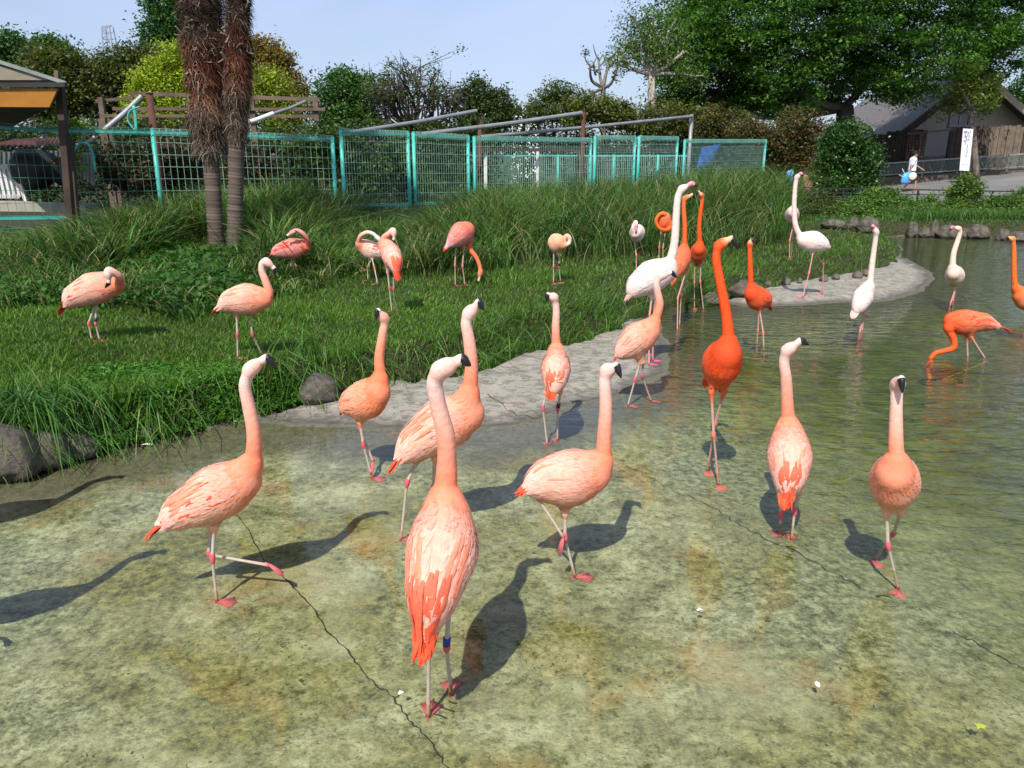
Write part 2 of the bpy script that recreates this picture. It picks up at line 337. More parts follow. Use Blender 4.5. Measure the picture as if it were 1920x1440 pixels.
# ------------------------------------------------------------------ water
RINGS = [(1080, 1083, 1.), (1684, 1107, 1.), (1480, 1015, 1.), (430, 1128, .7), (846, 1302, .8), (805, 1345, .7), (1745, 712, 1.), (1350, 912, .5), (1640, 1052, .6)]
def m_water():
    g = G('pond_water'); c = g.coord(); xyz = g.sep(c)
    far = g.rng(g.math('ADD', xyz[0], g.math('MULTIPLY', xyz[1], .42)), 2.3, 6.0)
    r1 = g.noise(7, 3, .5, g.map(c, (.55, 1.5, 1), (0, 0, .35)), .6); r2 = g.noise(19, 3, .55, g.map(c, (.6, 1.35, 1), (0, 0, .1)), .3)
    h = g.math('ADD', g.math('MULTIPLY', r1, .020), g.math('MULTIPLY', r2, .0035)); h = g.math('MULTIPLY', h, g.rng(far, 0, 1, .10, 1.7))
    for u, v, a in RINGS:
        p = at(u, v); d = g.n('VectorMath', operation='DISTANCE'); g.put(d.inputs[0], c); d.inputs[1].default_value = (p[0] + R.uniform(-.03, .03), p[1], 0)
        w = g.math('SINE', g.math('MULTIPLY', d.outputs[1], 170.)); w = g.math('MULTIPLY', w, g.rng(d.outputs[1], .02, .17, .0011 * a, 0)); h = g.math('ADD', h, w)
    x = g.n('Bump'); x.inputs['Strength'].default_value = 1; x.inputs['Distance'].default_value = 1.0; g.put(x.inputs['Height'], h); nrm = x.outputs[0]
    fr = g.n('Fresnel'); fr.inputs[0].default_value = 1.333; g.put(fr.inputs[1], nrm)
    tr = g.n('BsdfTransparent'); g.put(tr.inputs[0], g.mix(far, (.93, .95, .84), (.62, .70, .34)))
    gl = g.n('BsdfGlossy'); gl.inputs['Roughness'].default_value = .02; g.put(gl.inputs['Normal'], nrm); g.put(gl.inputs[0], (1, 1, 1))
    ms = g.n('MixShader'); g.put(ms.inputs[0], g.math('MULTIPLY', fr.outputs[0], 1.0)); g.t.links.new(tr.outputs[0], ms.inputs[1]); g.t.links.new(gl.outputs[0], ms.inputs[2])
    return g.done(ms.outputs[0])
wv = [(-14, -3, 0), (45, -3, 0), (45, 20, 0), (-14, 20, 0)]
tag(link('water', fastmesh('water', wv, [[0, 1, 2, 3]]), m_water()), kind='structure')
# ------------------------------------------------------------------ road
xs = np.linspace(9, 60, 60); ys = np.concatenate([np.linspace(24.3, 41.5, 24)]); XX, YY = np.meshgrid(xs, ys, indexing='ij')
ZZ = terrain(XX.ravel(), YY.ravel()) + .012; idx = np.arange(XX.size).reshape(XX.shape)
g = G('asphalt'); n3 = g.noise(.6, 5); n4 = g.noise(60, 3)
masph = g.done(g.pr(g.mix(g.rng(n3, .35, .7), (.16, .155, .15), (.23, .22, .21)), .9, g.bump(n4, .4, .01), 0, .2))
tag(link('road', fastmesh('road', np.stack([XX.ravel(), YY.ravel(), ZZ], 1), np.stack([idx[:-1, :-1], idx[1:, :-1], idx[1:, 1:], idx[:-1, 1:]], -1).reshape(-1, 4), smooth=True), masph), kind='structure')
# ------------------------------------------------------------------ smooth solids (people and birds) grown from round cones
def rc(P, a, b, ra, rb):
    ba = b - a; L = float(ba @ ba) + 1e-12; h = np.clip(((P - a) @ ba) / L, 0, 1)
    return np.linalg.norm(P - a - h[..., None] * ba, axis=-1) - (ra + (rb - ra) * h), h
def sq(P, pr):
    s = pr.get('sq')
    if s is None: return P
    side, c, f = s; return P + ((P - c) @ side)[..., None] * side * (1 / f - 1)
def solid(prims, vox, name, smooth=True):
    lo = np.min([np.minimum(p['a'], p['b']) - max(p['ra'], p['rb']) for p in prims], 0) - 4 * vox
    hi = np.max([np.maximum(p['a'], p['b']) + max(p['ra'], p['rb']) for p in prims], 0) + 4 * vox
    n = np.ceil((hi - lo) / vox).astype(int); D = np.full(n, 1.0, np.float32)
    for p in prims:
        r = max(p['ra'], p['rb']); k = p.get('k', .01); mg = r + k + 3 * vox
        i0 = np.maximum(0, ((np.minimum(p['a'], p['b']) - mg - lo) / vox).astype(int)); i1 = np.minimum(n, ((np.maximum(p['a'], p['b']) + mg - lo) / vox).astype(int) + 1)
        ax = [lo[i] + np.arange(i0[i], i1[i]) * vox for i in range(3)]
        P = np.stack(np.meshgrid(*ax, indexing='ij'), -1)
        d, _ = rc(sq(P, p), p['a'], p['b'], p['ra'], p['rb'])
        s = (slice(i0[0], i1[0]), slice(i0[1], i1[1]), slice(i0[2], i1[2])); O = D[s]
        h = np.clip(.5 + .5 * (O - d) / k, 0, 1); D[s] = O * (1 - h) + d * h - k * h * (1 - h)
    D = np.clip(D, -3 * vox, 3 * vox).astype(np.float32)
    g = vdb.FloatGrid(3 * vox); g.copyFromArray(D); g.transform = vdb.createLinearTransform(voxelSize=vox)
    pts, quads = g.convertToQuads(isovalue=0.0)[:2]
    pts = np.asarray(pts, float) + lo; quads = np.asarray(quads).astype(np.int64)
    a, b, c = pts[quads[:, 0]], pts[quads[:, 1]], pts[quads[:, 2]]
    if np.einsum('ij,ij->i', a - lo, np.cross(b - lo, c - lo)).sum() < 0: quads = quads[:, ::-1]
    # colours
    Wt = np.zeros((len(pts), 1)); Cc = np.zeros((len(pts), 3)); ds = []; hs = []
    for p in prims:
        d, h = rc(sq(pts, p), p['a'], p['b'], p['ra'], p['rb']); ds.append(d); hs.append(h)
    dm = np.min(ds, 0)
    for p, d, h in zip(prims, ds, hs):
        w = np.exp(-(d - dm) / p.get('cw', .012))[:, None]; col = np.asarray(p['ca']) * (1 - h[:, None]) + np.asarray(p['cb']) * h[:, None]
        Wt += w; Cc += w * col
    return pts, quads, Cc / Wt
def prim(a, b, ra, rb, ca, cb=None, k=.012, **kw):
    d = dict(a=np.array(a, float), b=np.array(b, float), ra=ra, rb=rb, ca=ca, cb=ca if cb is None else cb, k=k); d.update(kw); return d
def nrm(v): v = np.asarray(v, float); return v / (np.linalg.norm(v) + 1e-9)

def m_plumage(name, fs=1.0):
    g = G(name); c = g.coord(); col = g.attr('Col')
    n1 = g.noise(28 * fs, 4, .6, g.map(c, (1, 1, 1))); n2 = g.noise(110 * fs, 4, .65); v = g.voro(46 * fs, g.mix(.06, c, g.noise(9, 3, color=True)))
    col = g.mix(g.rng(n1, .35, .68), col, g.mix(1, col, (1.0, .84, .80), 'MULTIPLY'))
    col = g.mix(g.rng(n2, .48, .7, 0, .35), col, g.mix(1, col, (1.1, 1.3, 1.4), 'MULTIPLY'))
    ng = g.noise(16 * fs, 3, .5); col = g.mix(g.rng(ng, .40, .62, 0, .30), col, g.mix(1, col, (1.0, 1.18, 1.22), 'MULTIPLY'))
    h = g.math('ADD', g.math('MULTIPLY', v, .7), g.math('ADD', g.math('MULTIPLY', n2, .5), n1))
    a = g.pr(col, .72, g.bump(h, .30, .005), 0, .18)
    t = g.n('BsdfTranslucent'); g.put(t.inputs[0], col); x = g.n('MixShader'); x.inputs[0].default_value = .07; g.t.links.new(a, x.inputs[1]); g.t.links.new(t.outputs[0], x.inputs[2])
    return g.done(x.outputs[0])
M['plumage'] = m_plumage('plumage'); M['feather'] = m_plumage('feather', 1.4)
M['bill'] = m_plain('bill', (1, 1, 1), .38, bumpsc=90, bst=.1, var=.1, vc=True)
M['billblack'] = m_plain('black_bill', (.012, .012, .014), .32, bumpsc=90, bst=.1, spec=.5)
M['eye'] = m_plain('eye', (.75, .5, .12), .15, spec=.8, var=0); M['pupil'] = m_plain('pupil', (.01, .01, .01), .1, var=0)
M['band'] = m_plain('leg_band', (.015, .03, .22), .35, var=.1); M['bandk'] = m_plain('dark_leg_band', (.03, .035, .06), .4, var=.1)
SP = {
 'chilean': dict(neck0=(.87, .225, .11), neck1=(.87, .42, .31), neck2=(.83, .60, .55), head=(.84, .54, .48), chest=(.87, .29, .165), back=(.87, .43, .32), belly=(.86, .46, .32), rump=(.88, .50, .41),
   orange=(.90, .20, .08), wing=[(.5, (.88, .46, .35)), (.3, (.88, .44, .33)), (.2, (.88, .49, .39))], flight=[(.6, (.89, .54, .45)), (.4, (.89, .50, .41))], tail=(.90, .10, .035),
   leg=(.50, .45, .37), joint=(.68, .13, .17), foot=(.66, .16, .18), bill=(.80, .62, .56), face=(.86, .45, .38), bk=.5, s=1.0),
 'american': dict(neck0=(.82, .075, .012), neck1=(.84, .085, .015), neck2=(.84, .10, .02), head=(.84, .12, .03), chest=(.80, .07, .014), back=(.82, .13, .05), belly=(.82, .16, .06), rump=(.84, .18, .09),
   orange=(.8, .07, .02), wing=[(.6, (.82, .11, .035)), (.4, (.83, .14, .055))], flight=[(.6, (.84, .17, .08)), (.4, (.86, .26, .16))], tail=(.84, .12, .05),
   leg=(.56, .34, .28), joint=(.72, .22, .18), foot=(.72, .18, .16), bill=(.84, .50, .24), face=(.86, .62, .42), bk=.5, s=1.0),
 'greater': dict(neck0=(.84, .67, .60), neck1=(.84, .69, .62), neck2=(.84, .68, .62), head=(.84, .66, .58), chest=(.84, .68, .61), back=(.85, .71, .66), belly=(.84, .66, .58), rump=(.85, .70, .66),
   orange=(.85, .55, .5), wing=[(.7, (.85, .73, .69)), (.3, (.86, .70, .65))], flight=[(.6, (.85, .71, .67)), (.4, (.86, .67, .63))], tail=(.88, .50, .46),
   leg=(.78, .36, .33), joint=(.80, .24, .24), foot=(.82, .15, .24), bill=(.86, .26, .34), face=(.85, .55, .50), bk=.74, s=1.06),
}
def pick(L):
    x = R.rand() * sum(w for w, _ in L)
    for w, c in L:
        x -= w
        if x <= 0: return np.array(c)
    return np.array(L[-1][1])
PROF = ([0, .2, .45, .7, .88, 1.0], [.45, .85, 1.0, .9, .6, .12])
def ribbon(path, Wd, side_f, nrm_f, c0, c1, prof=PROF[1]):
    """feather: 3 verts across, len(path) along, gently arched"""
    V = []; C = []; n = len(path)
    for i, p in enumerate(path):
        w = Wd * prof[i] / 2; s = side_f[i]; u = nrm_f[i]; t = i / (n - 1); c = c0 * (1 - t) + c1 * t
        V += [p - s * w - u * w * .28, p, p + s * w - u * w * .28]; C += [c * .97, c * 1.02, c * .97]
    F = []
    for i in range(n - 1):
        a = 3 * i; F += [[a, a + 1, a + 4, a + 3], [a + 1, a + 2, a + 5, a + 4]]
    return np.array(V), F, np.clip(np.array(C), 0, .95)
BIRDS = {}
GROUPF = 'flamingos in and around the pond'
def bird(key, sp, label, r, chest, mid, rump, tail, neck, face, bend, tip, legs, bands=(), vox=None, redwing=0, tint=None, streak=.14, plumes=0):
    S = dict(SP[sp])
    if tint:
        for k in ('neck0', 'neck1', 'neck2', 'chest', 'back', 'belly', 'rump', 'head'): S[k] = tuple(np.clip(np.array(S[k]) * np.array(tint), 0, .9))
        S['orange'] = tuple(np.clip(np.array(S['orange']) * np.array(tint), 0, .9))
        for k in ('wing', 'flight'): S[k] = [(w, tuple(np.clip(np.array(c) * np.array(tint), 0, .9))) for w, c in S[k]]
    seed_ = R.uniform(0, 6)
    root = gnd(*[l for l in legs if len(l['f']) == 2][0]['f']); Y0 = root[1]
    def W3(p): return pd(p[0], p[1], Y0 + (p[2] if len(p) > 2 else 0))
    C, Mi, Ru, TT = map(W3, (chest, mid, rump, tail)); NK = [W3(p) for p in neck]; FA, BE, TI = map(W3, (face, bend, tip))
    o = empty('flamingo', root, label, 'flamingo', GROUPF); near = Y0 < 7; vox = vox or (.0055 if Y0 < 5 else .0075 if Y0 < 8 else .010)
    TB = Ru + (TT - Ru) * .38
    nodes = np.array([C, Mi, Ru, TB, TT]); ss = np.array([0, .42, .80, 1.05, 1.6]); rr = np.array([.80, 1.0, .68, .32, .07]) * r; rw_ = np.array([.80, 1.0, .72, .38, .07]) * r
    ax = nrm(Ru - C); up = nrm(np.array([0, 0, 1.]) - ax * ax[2]) if abs(ax[2]) < .97 else nrm(np.cross(ax, [1, 0, 0])); side = np.cross(ax, up)
    cm = catmull(nodes, 8); sm = np.interp(np.arange(len(cm)), np.arange(5) * 8, ss); rm = np.interp(np.arange(len(cm)), np.arange(5) * 8, rr)
    k_ = np.array([.25, .5, .25]); rm[1:-1] = np.convolve(rm, k_, 'valid')
    def A(s):
        return np.array([np.interp(s, sm, cm[:, i]) for i in range(3)]) if s >= 0 else C + (C - Mi) / .42 * (-s)
    def rad(s): return np.interp(s, sm, rm) if s >= 0 else rm[0] * (1 - (s / .30) ** 2) ** .5
    SQ = .88
    bvh = [None]
    def surf(s, ph, off=0, env=False):
        r_ = rad(s); u = up
        if bvh[0] is not None:
            dv = math.cos(ph) * u + math.sin(ph) * side * SQ; ln = np.linalg.norm(dv); a_ = A(s); hit = bvh[0].ray_cast(Vector(a_ + dv / ln * r * 1.28), Vector(-dv), r * 1.6)
            if hit[0] is not None: r_ = float(np.linalg.norm(np.array(hit[0]) - a_)) / ln
            if env: r_ = max(r_, float(np.interp(s, ss, rw_))) if s > .7 else r_
        return A(s) + (r_ + off) * (math.cos(ph) * u + math.sin(ph) * side * SQ), nrm(math.cos(ph) * u * SQ + math.sin(ph) * side)
    prims = []
    cols = [S['chest'], S['back'], S['rump'], S['rump'], S['rump']]
    for i in range(3):
        for j in range(2):
            a = nodes[i] + (nodes[i + 1] - nodes[i]) * j / 2; b = nodes[i] + (nodes[i + 1] - nodes[i]) * (j + 1) / 2
            s0 = ss[i] + (ss[i + 1] - ss[i]) * j / 2; s1 = ss[i] + (ss[i + 1] - ss[i]) * (j + 1) / 2
            ca = np.array(cols[i]) * (1 - j / 2) + np.array(cols[i + 1]) * j / 2; cb = np.array(cols[i]) * (.5 - j / 2) + np.array(cols[i + 1]) * (j + 1) / 2
            prims.append(prim(a, b, rad(s0), rad(s1), ca, cb, k=.03, sq=(side, (a + b) / 2, SQ), cw=.03))
    # belly keel
    prims.append(prim(A(.30) - up * r * .28, A(.66) - up * r * .25, r * .74, r * .55, S['belly'], S['belly'], k=.03, sq=(side, A(.4), SQ), cw=.03))
    NP = catmull([A(.05) * .55 + NK[0] * .45] + NK, 4); m = len(NP); t_ = np.linspace(0, 1, m)
    nr_ = np.interp(t_, [0, .14, .34, .7, .93, 1], np.array([.054, .037, .0290, .0235, .0225, .0235]) * (r / .105) ** .7 * S['s'] ** .5 * (.92 if sp == 'american' else 1))
    nc_ = [np.array([np.interp(t, [0, .22, .55, .85, 1], [S[q][i] for q in ('chest', 'neck0', 'neck1', 'neck2', 'head')]) for i in range(3)]) for t in t_]
    for i in range(m - 1): prims.append(prim(NP[i], NP[i + 1], nr_[i], nr_[i + 1], nc_[i], nc_[i + 1], k=.026 if i < 4 else .0015, cw=.01))
    hd = NK[-1]; fd = nrm(FA - hd); bs = nrm(np.cross(fd, TI - BE));
    if np.linalg.norm(np.cross(fd, nrm(TI - BE))) < .15: bs = nrm(np.cross(fd, [0, 0, 1.]))
    hu = nrm(np.cross(bs, fd)); hs = S['s'] * (r / .105) ** .3
    prims.append(prim(hd, hd + (FA - hd) * .45, .0268 * hs, .0255 * hs, S['head'], S['head'], k=.015, cw=.008))
    prims.append(prim(hd + (FA - hd) * .45, FA, .0250 * hs, .0175 * hs, S['head'], S['face'], k=.012, cw=.008))
    # legs: feathered thighs in the body solid, bare legs as tapering tubes of the same mesh
    parts = MB(); fdir = nrm((C - Ru) * np.array([1, 1, 0])) if np.linalg.norm((C - Ru)[:2]) > .03 else np.array([0, 1., 0])
    lp = []
    for li, l in enumerate(legs):
        grd = len(l['f']) == 2
        f = gnd(*l['f']) if grd else W3(l['f']); ank = W3(l['a'] if len(l['a']) > 2 else (l['a'][0], l['a'][1], (f[1] - Y0) * .5))
        if 'h' in l: hp = W3(l['h'])
        else:
            sgn = np.sign((ank - A(.5)) @ side) or 1; hp = A(.5) + side * sgn * .035 - up * r * .80; hp[2] = min(hp[2], A(.5)[2] - r * .7)
        hin = hp + (A(.48) - hp) * .55; thd = hp + (ank - hp) * .25
        prims.append(prim(hin, hp, .050 * hs, .0145 * hs, S['belly'], S['belly'], k=.03)); prims.append(prim(hp, thd, .0140 * hs, .0085 * hs, S['belly'], np.array(S['belly']) * .5 + np.array(S['leg']) * .5, k=.012))
        fo = f + np.array([0, 0, .006 if grd else 0]); d1 = nrm(ank - hp); d2 = nrm(fo - ank)
        P = [hp, thd, ank - d1 * .026, ank - d1 * .018, ank - d1 * .008, ank + d2 * .012, ank + d2 * .022, ank + d2 * .030, ank + d2 * (np.linalg.norm(fo - ank) * .6), fo - d2 * .02, fo]
        rd = np.array([.010, .0082, .0072, .0095, .0126, .0118, .0085, .0066, .0062, .0070, .0085]) * hs; lc, jc, fc = map(np.array, (S['leg'], S['joint'], S['foot']))
        parts.tube(P, rd, 8, np.array([lc, lc, lc, jc, jc, jc, jc, lc, lc, lc * .7 + fc * .3, fc]))
        lp.append((ank, d1, d2, fo))
        # webbed foot
        if grd: td = nrm(fdir * 1.0 + np.array([R.uniform(-.25, .25), R.uniform(-.25, .25), 0])); L = .078; sp_ = .55; un = np.array([0, 0, 1.])
        else:
            td = nrm(W3(l['t']) - f) if 't' in l else nrm(d2 * .6 + np.array([0, 0, -1.])); L = .070; sp_ = .20; un = nrm(np.cross(np.cross(td, [0, 0, 1.]) + 1e-6, td))
        sd_ = nrm(np.cross(td, un)); b0 = fo - un * (.004 if grd else 0)
        tips = [b0 + (math.cos(a) * td + math.sin(a) * sd_) * L * q_ for a, q_ in ((-sp_, .90), (-sp_ * .5, .93), (0, 1.0), (sp_ * .5, .93), (sp_, .90))]
        th = un * .004; VV = [b0 - td * .012 - th] + [p - th for p in tips] + [b0 - td * .012 + th * 1.6] + [p + th * .6 for p in tips]
        FF = [[0, i + 1, i] for i in range(1, 5)] + [[6, 6 + i, 7 + i] for i in range(1, 5)] + [[i, i + 1, i + 7, i + 6] for i in range(1, 5)] + [[0, 1, 7, 6], [5, 0, 6, 11]]
        parts.add(VV, FF, fc)
        for a_, q_ in ((-sp_, .93), (0, 1.06), (sp_, .93)):
            e = b0 + (math.cos(a_) * td + math.sin(a_) * sd_) * L * q_; parts.tube([b0 + un * .002, b0 * .5 + e * .5 + un * .002, e], [.0065, .0052, .0035], 6, fc * .93)
        parts.tube([b0, b0 - td * .022 + un * .001], [.005, .002], 5, fc)
    pts, quads, cc = solid(prims, vox, key)
    from mathutils.bvhtree import BVHTree
    bvh[0] = BVHTree.FromPolygons([tuple(p) for p in pts], quads.tolist())
    nb = len(pts); VV = np.concatenate([pts] + parts.V) - root; FF = quads.tolist() + [[i + nb for i in f] for f in parts.F]; CC = np.concatenate([cc] + parts.C)
    body = link('body', fastmesh('body', VV, FF, np.clip(CC, 0, .95), True), M['plumage'], o)
    # wings: overlapping feathers in rows, tips to the rear
    La = float(np.linalg.norm(Ru - C)) / .8
    for sg in (1, -1):
        fb = MB(); rows = 14 if near else 8
        for ri in range(rows):
            s0 = .80 - .77 * ri / (rows - 1); LL = (.045 + .085 * sstep(s0, .1, .8)) * (r / .105); Wf = (.016 + .010 * sstep(s0, .1, .7)) * (r / .105) * (1 if near else 1.3)
            nf = max(3, int(1.75 * rad(s0) / (Wf * .62)))
            for j in range(nf):
                ph0 = (.10 + 1.68 * (j + .5 + R.uniform(-.25, .25)) / nf); s1 = s0 + R.uniform(-.03, .03); path = []; ns = []
                l_ = LL * R.uniform(.85, 1.15); drift = R.uniform(-.06, .06) - .10 * (ph0 - .8)
                for t in PROF[0]:
                    s_ = s1 + l_ * t / La
                    p_, n_ = surf(min(s_, 1.55), sg * max(.02, ph0 + drift * t), .0012 + (.0050 + .003 * s0) * t, True); path.append(p_); ns.append(n_)
                dd = np.gradient(np.array(path), axis=0); sdv = [nrm(np.cross(dd[i], ns[i])) for i in range(6)]
                c = pick(S['flight'] if s0 > .60 else S['wing']) * R.uniform(.95, 1.04); c = c * (1 - .5 * (1 - sstep(s0, .0, .4))) + np.array(S['chest']) * .5 * (1 - sstep(s0, .0, .4))
                if redwing and .25 < s0 and ph0 > .75 and R.rand() < redwing: c = np.array([.86, .07, .03]) * R.uniform(.8, 1.05)
                c1 = c * .85 + np.array(S['rump']) * .15
                fb.add(*ribbon(path, Wf * R.uniform(.85, 1.15), sdv, ns, c, c1))
        for j in range(int(streak * (26 if near else 10))):
            s1 = R.uniform(.30, .70); ph0 = R.uniform(.35, 1.25); l_ = R.uniform(.07, .125) * (r / .105); path = []; ns = []; dr_ = R.uniform(-.12, .02)
            for t in PROF[0]:
                p_, n_ = surf(min(s1 + l_ * t / La, 1.4), sg * (ph0 + dr_ * t), .0045 + .0050 * math.sin(t * 2.6), True); path.append(p_); ns.append(n_)
            dd = np.gradient(np.array(path), axis=0); sdv = [nrm(np.cross(dd[i], ns[i])) for i in range(6)]; c = np.array(S['orange']) * R.uniform(.85, 1.08); c0_ = np.array(S['wing'][0][1])
            fb.add(*ribbon(path, R.uniform(.008, .014) * (r / .105), sdv, ns, c * .45 + c0_ * .55, c * .8 + c0_ * .2, [.15, .7, 1, .9, .5, .08]))
        fb.build('wing', M['feather'], o, True)
    # tail
    fb = MB(); tdv = nrm(TT - Ru); tsd = nrm(np.cross(tdv, up)); tup = nrm(np.cross(tsd, tdv)); Lt = float(np.linalg.norm(TT - TB))
    for j in range(13):
        x = (j - 6) / 6; b0 = TB - tdv * R.uniform(.02, .09) + tsd * x * .030 + tup * R.uniform(-.006, .020); e = TT + tsd * x * .022 - tdv * abs(x) * .35 * Lt * R.uniform(.3, 1.2) + tup * R.uniform(-.012, .008)
        path = [b0 + (e - b0) * t + tup * .012 * math.sin(t * 3.14) for t in PROF[0]]; c = np.array(S['tail']) * R.uniform(.85, 1.08)
        fb.add(*ribbon(path, .028 * (r / .105), [tsd] * 6, [tup] * 6, c * .85 + np.array(S['rump']) * .15, c))
    if plumes:
        for j in range(12):
            pa = R.uniform(-.75, .75); sp0 = R.uniform(.70, .90); a_, n_ = surf(sp0, pa, .010, True); e = TT + tsd * R.uniform(-.035, .035) - tdv * R.uniform(0, .35) * Lt + up * .004; dl0 = e - a_
            path = [surf(min(sp0 + (1.5 - sp0) * t, 1.5), pa * (1 - .4 * t), .012, True)[0] * (1 - t * t) + (a_ + dl0 * t) * t * t + n_ * .006 * math.sin(t * 3.14) for t in PROF[0]]; c = np.array(S['tail']) * R.uniform(.85, 1.1); s_ = nrm(np.cross(dl0, n_))
            fb.add(*ribbon(path, .020 * R.uniform(.8, 1.3), [s_] * 6, [n_] * 6, c * .75 + np.array(S['wing'][0][1]) * .25, c))
    fb.build('tail', M['feather'], o, True)
    if near and True:                                                    # small contour feathers of breast, flanks and belly
        fb = MB()
        for _ in range(420 if Y0 < 4.6 else 240):
            s0 = R.uniform(-.16, .92); ph = R.uniform(-math.pi, math.pi)
            if abs(ph) < 1.6 and s0 > .12: continue
            if abs(ph) < 1.0 and s0 > .0: continue
            path = []; ns = []; l_ = R.uniform(.026, .045)
            for t in PROF[0]:
                p_, n_ = surf(s0 + l_ * t / La, ph, .0); path.append(p_); ns.append(n_)
            path = np.array(path)
            path = path + np.array(ns) * (.0008 + .0024 * np.array(PROF[0]))[:, None]
            dd = np.gradient(path, axis=0); sdv = [nrm(np.cross(dd[i], ns[i])) for i in range(6)]
            base = np.array(S['chest']) * (1 - sstep(s0, 0, .5)) + np.array(S['belly']) * sstep(s0, 0, .5)
            c = base * R.uniform(.92, 1.06); fb.add(*ribbon(path, R.uniform(.012, .018), sdv, ns, c, c * .95 + .04 * np.array(S['rump'])))
        fb.build('plumage', M['feather'], o, True)['kind'] = 'stuff'
    # bill
    BP = catmull([FA - fd * .012, FA + (BE - FA) * .3, BE, BE + (TI - BE) * .45 + hu * .0, TI], 5); n = len(BP); tt_ = np.linspace(0, 1, n); br = np.interp(tt_, [0, .2, .5, .75, .93, 1], [.0150, .0132, .0142, .0112, .0055, .002]) * hs * 1.02
    kb = int(n * S['bk']); fl = 1.2
    b1 = MB(); b1.tube(BP[:kb + 1], br[:kb + 1], 10, np.array(S['bill']), flat=fl); bl = b1.build('bill', M['bill'], o, True)
    b2 = MB(); b2.tube(BP[kb:], br[kb:] * 1.03, 10, flat=fl); b2.build('bill_tip', M['billblack'], bl, True)
    for sg in (1, -1):
        ec = hd + (FA - hd) * .52 + hu * .004 + bs * sg * .0232 * hs; e = MB()
        e.tube([ec - bs * sg * .004, ec + bs * sg * .001, ec + bs * sg * .003], [.0052, .005, .0028], 8); ey = e.build('eye', M['eye'], o, True)
        e = MB(); e.tube([ec + bs * sg * .002, ec + bs * sg * .0042], [.0026, .0014], 8); e.build('pupil', M['pupil'], ey, True)
    for li, off, mt in bands:
        ank, d1, d2, fo = lp[li]; b = MB(); c0 = ank - d1 * off; b.tube([c0 - d1 * .016, c0 + d1 * .016], [.0125, .0125], 10); b.build('leg_band', M[mt], o, True)
    BIRDS[key] = o
    return o
def clone_thing(src, delta, label, group=None):
    r = src.copy(); COL.objects.link(r); r.location = Vector(src.location) + Vector(delta); r['label'] = label
    if group: r['group'] = group
    for ch in list(src.children):
        c = ch.copy(); COL.objects.link(c); c.parent = r
        for g_ in list(ch.children):
            d = g_.copy(); COL.objects.link(d); d.parent = c
    return r
# ------------------------------------------------------------------ plants: many small leaf and blade faces
def leaves_geo(P, size, col, up=.45, droop=0., aspect=.55):
    n = len(P); size = np.broadcast_to(size, (n,))[:, None]; d = R.normal(size=(n, 3)); d[:, 2] = d[:, 2] * .6 - droop; d /= np.linalg.norm(d, axis=1, keepdims=True)
    nn = R.normal(size=(n, 3)); nn[:, 2] += up * 3; nn -= d * (nn * d).sum(1, keepdims=True); nn /= np.linalg.norm(nn, axis=1, keepdims=True); s = np.cross(d, nn)
    b = P - d * size * .5; t = P + d * size * .5; mid = P + nn * size * .06
    V = np.stack([b, mid - s * size * aspect * .5, t, mid + s * size * aspect * .5], 1).reshape(-1, 3)
    return V, np.arange(4 * n).reshape(n, 4), np.repeat(col, 4, 0)
def jit(c, n, v=.18, hue=.08):
    c = np.array(c); k = R.uniform(1 - v, 1 + v, (n, 1)); h = R.uniform(-hue, hue, (n, 1)); return np.clip(c * k * (1 + h * np.array([[1, .2, -.5]])), 0, .9)
def clumpy(blobs, ncl, per, cr, cols, size, shell=.55, flat=.8, **kw):
    """blobs: [(centre, (rx,ry,rz))]; clumps of leaves near the blob surfaces"""
    vol = np.array([b[1][0] * b[1][2] + b[1][0] * b[1][1] for b in blobs]); w = vol / vol.sum(); bi = R.choice(len(blobs), ncl, p=w)
    d = R.normal(size=(ncl, 3)); d /= np.linalg.norm(d, axis=1, keepdims=True); rr = (shell + (1 - shell) * R.rand(ncl, 1) ** .7) * R.uniform(.85, 1.12, (ncl, 1))
    Bc = np.array([b[0] for b in blobs])[bi]; Br = np.array([b[1] for b in blobs])[bi]; Cc = Bc + d * rr * Br
    cc = np.array([pick(cols) for _ in range(ncl)]) * R.uniform(.72, 1.25, (ncl, 1))
    k = np.repeat(np.arange(ncl), per); off = R.normal(size=(len(k), 3)) * cr * np.array([1, 1, flat]) * .55 * R.uniform(.5, 1.4, (ncl, 1))[k]
    P = Cc[k] + off; col = np.clip(cc[k] * R.uniform(.8, 1.2, (len(k), 1)), 0, .9)
    return leaves_geo(P, size * R.uniform(.7, 1.3, len(P)), col, **kw), Cc
def rel(me_V, parent): return me_V - np.array(parent['org'])
def limbs(mb, base, targets, r0, wob=.15, k=6, col=(1, 1, 1), joint=.45):
    base = np.array(base, float)
    for t in targets:
        t = np.array(t, float); d = t - base; L = np.linalg.norm(d); n = 6
        mid = R.normal(size=3) * wob * L * .3; mid[2] = abs(mid[2]) * .4
        P = [base + d * x + mid * math.sin(math.pi * x) + R.normal(size=3) * wob * L * .03 - np.array([0, 0, .12 * L * math.sin(math.pi * x)]) for x in np.linspace(0, 1, n)]
        mb.tube(P, np.linspace(r0, r0 * .22, n), k, col)
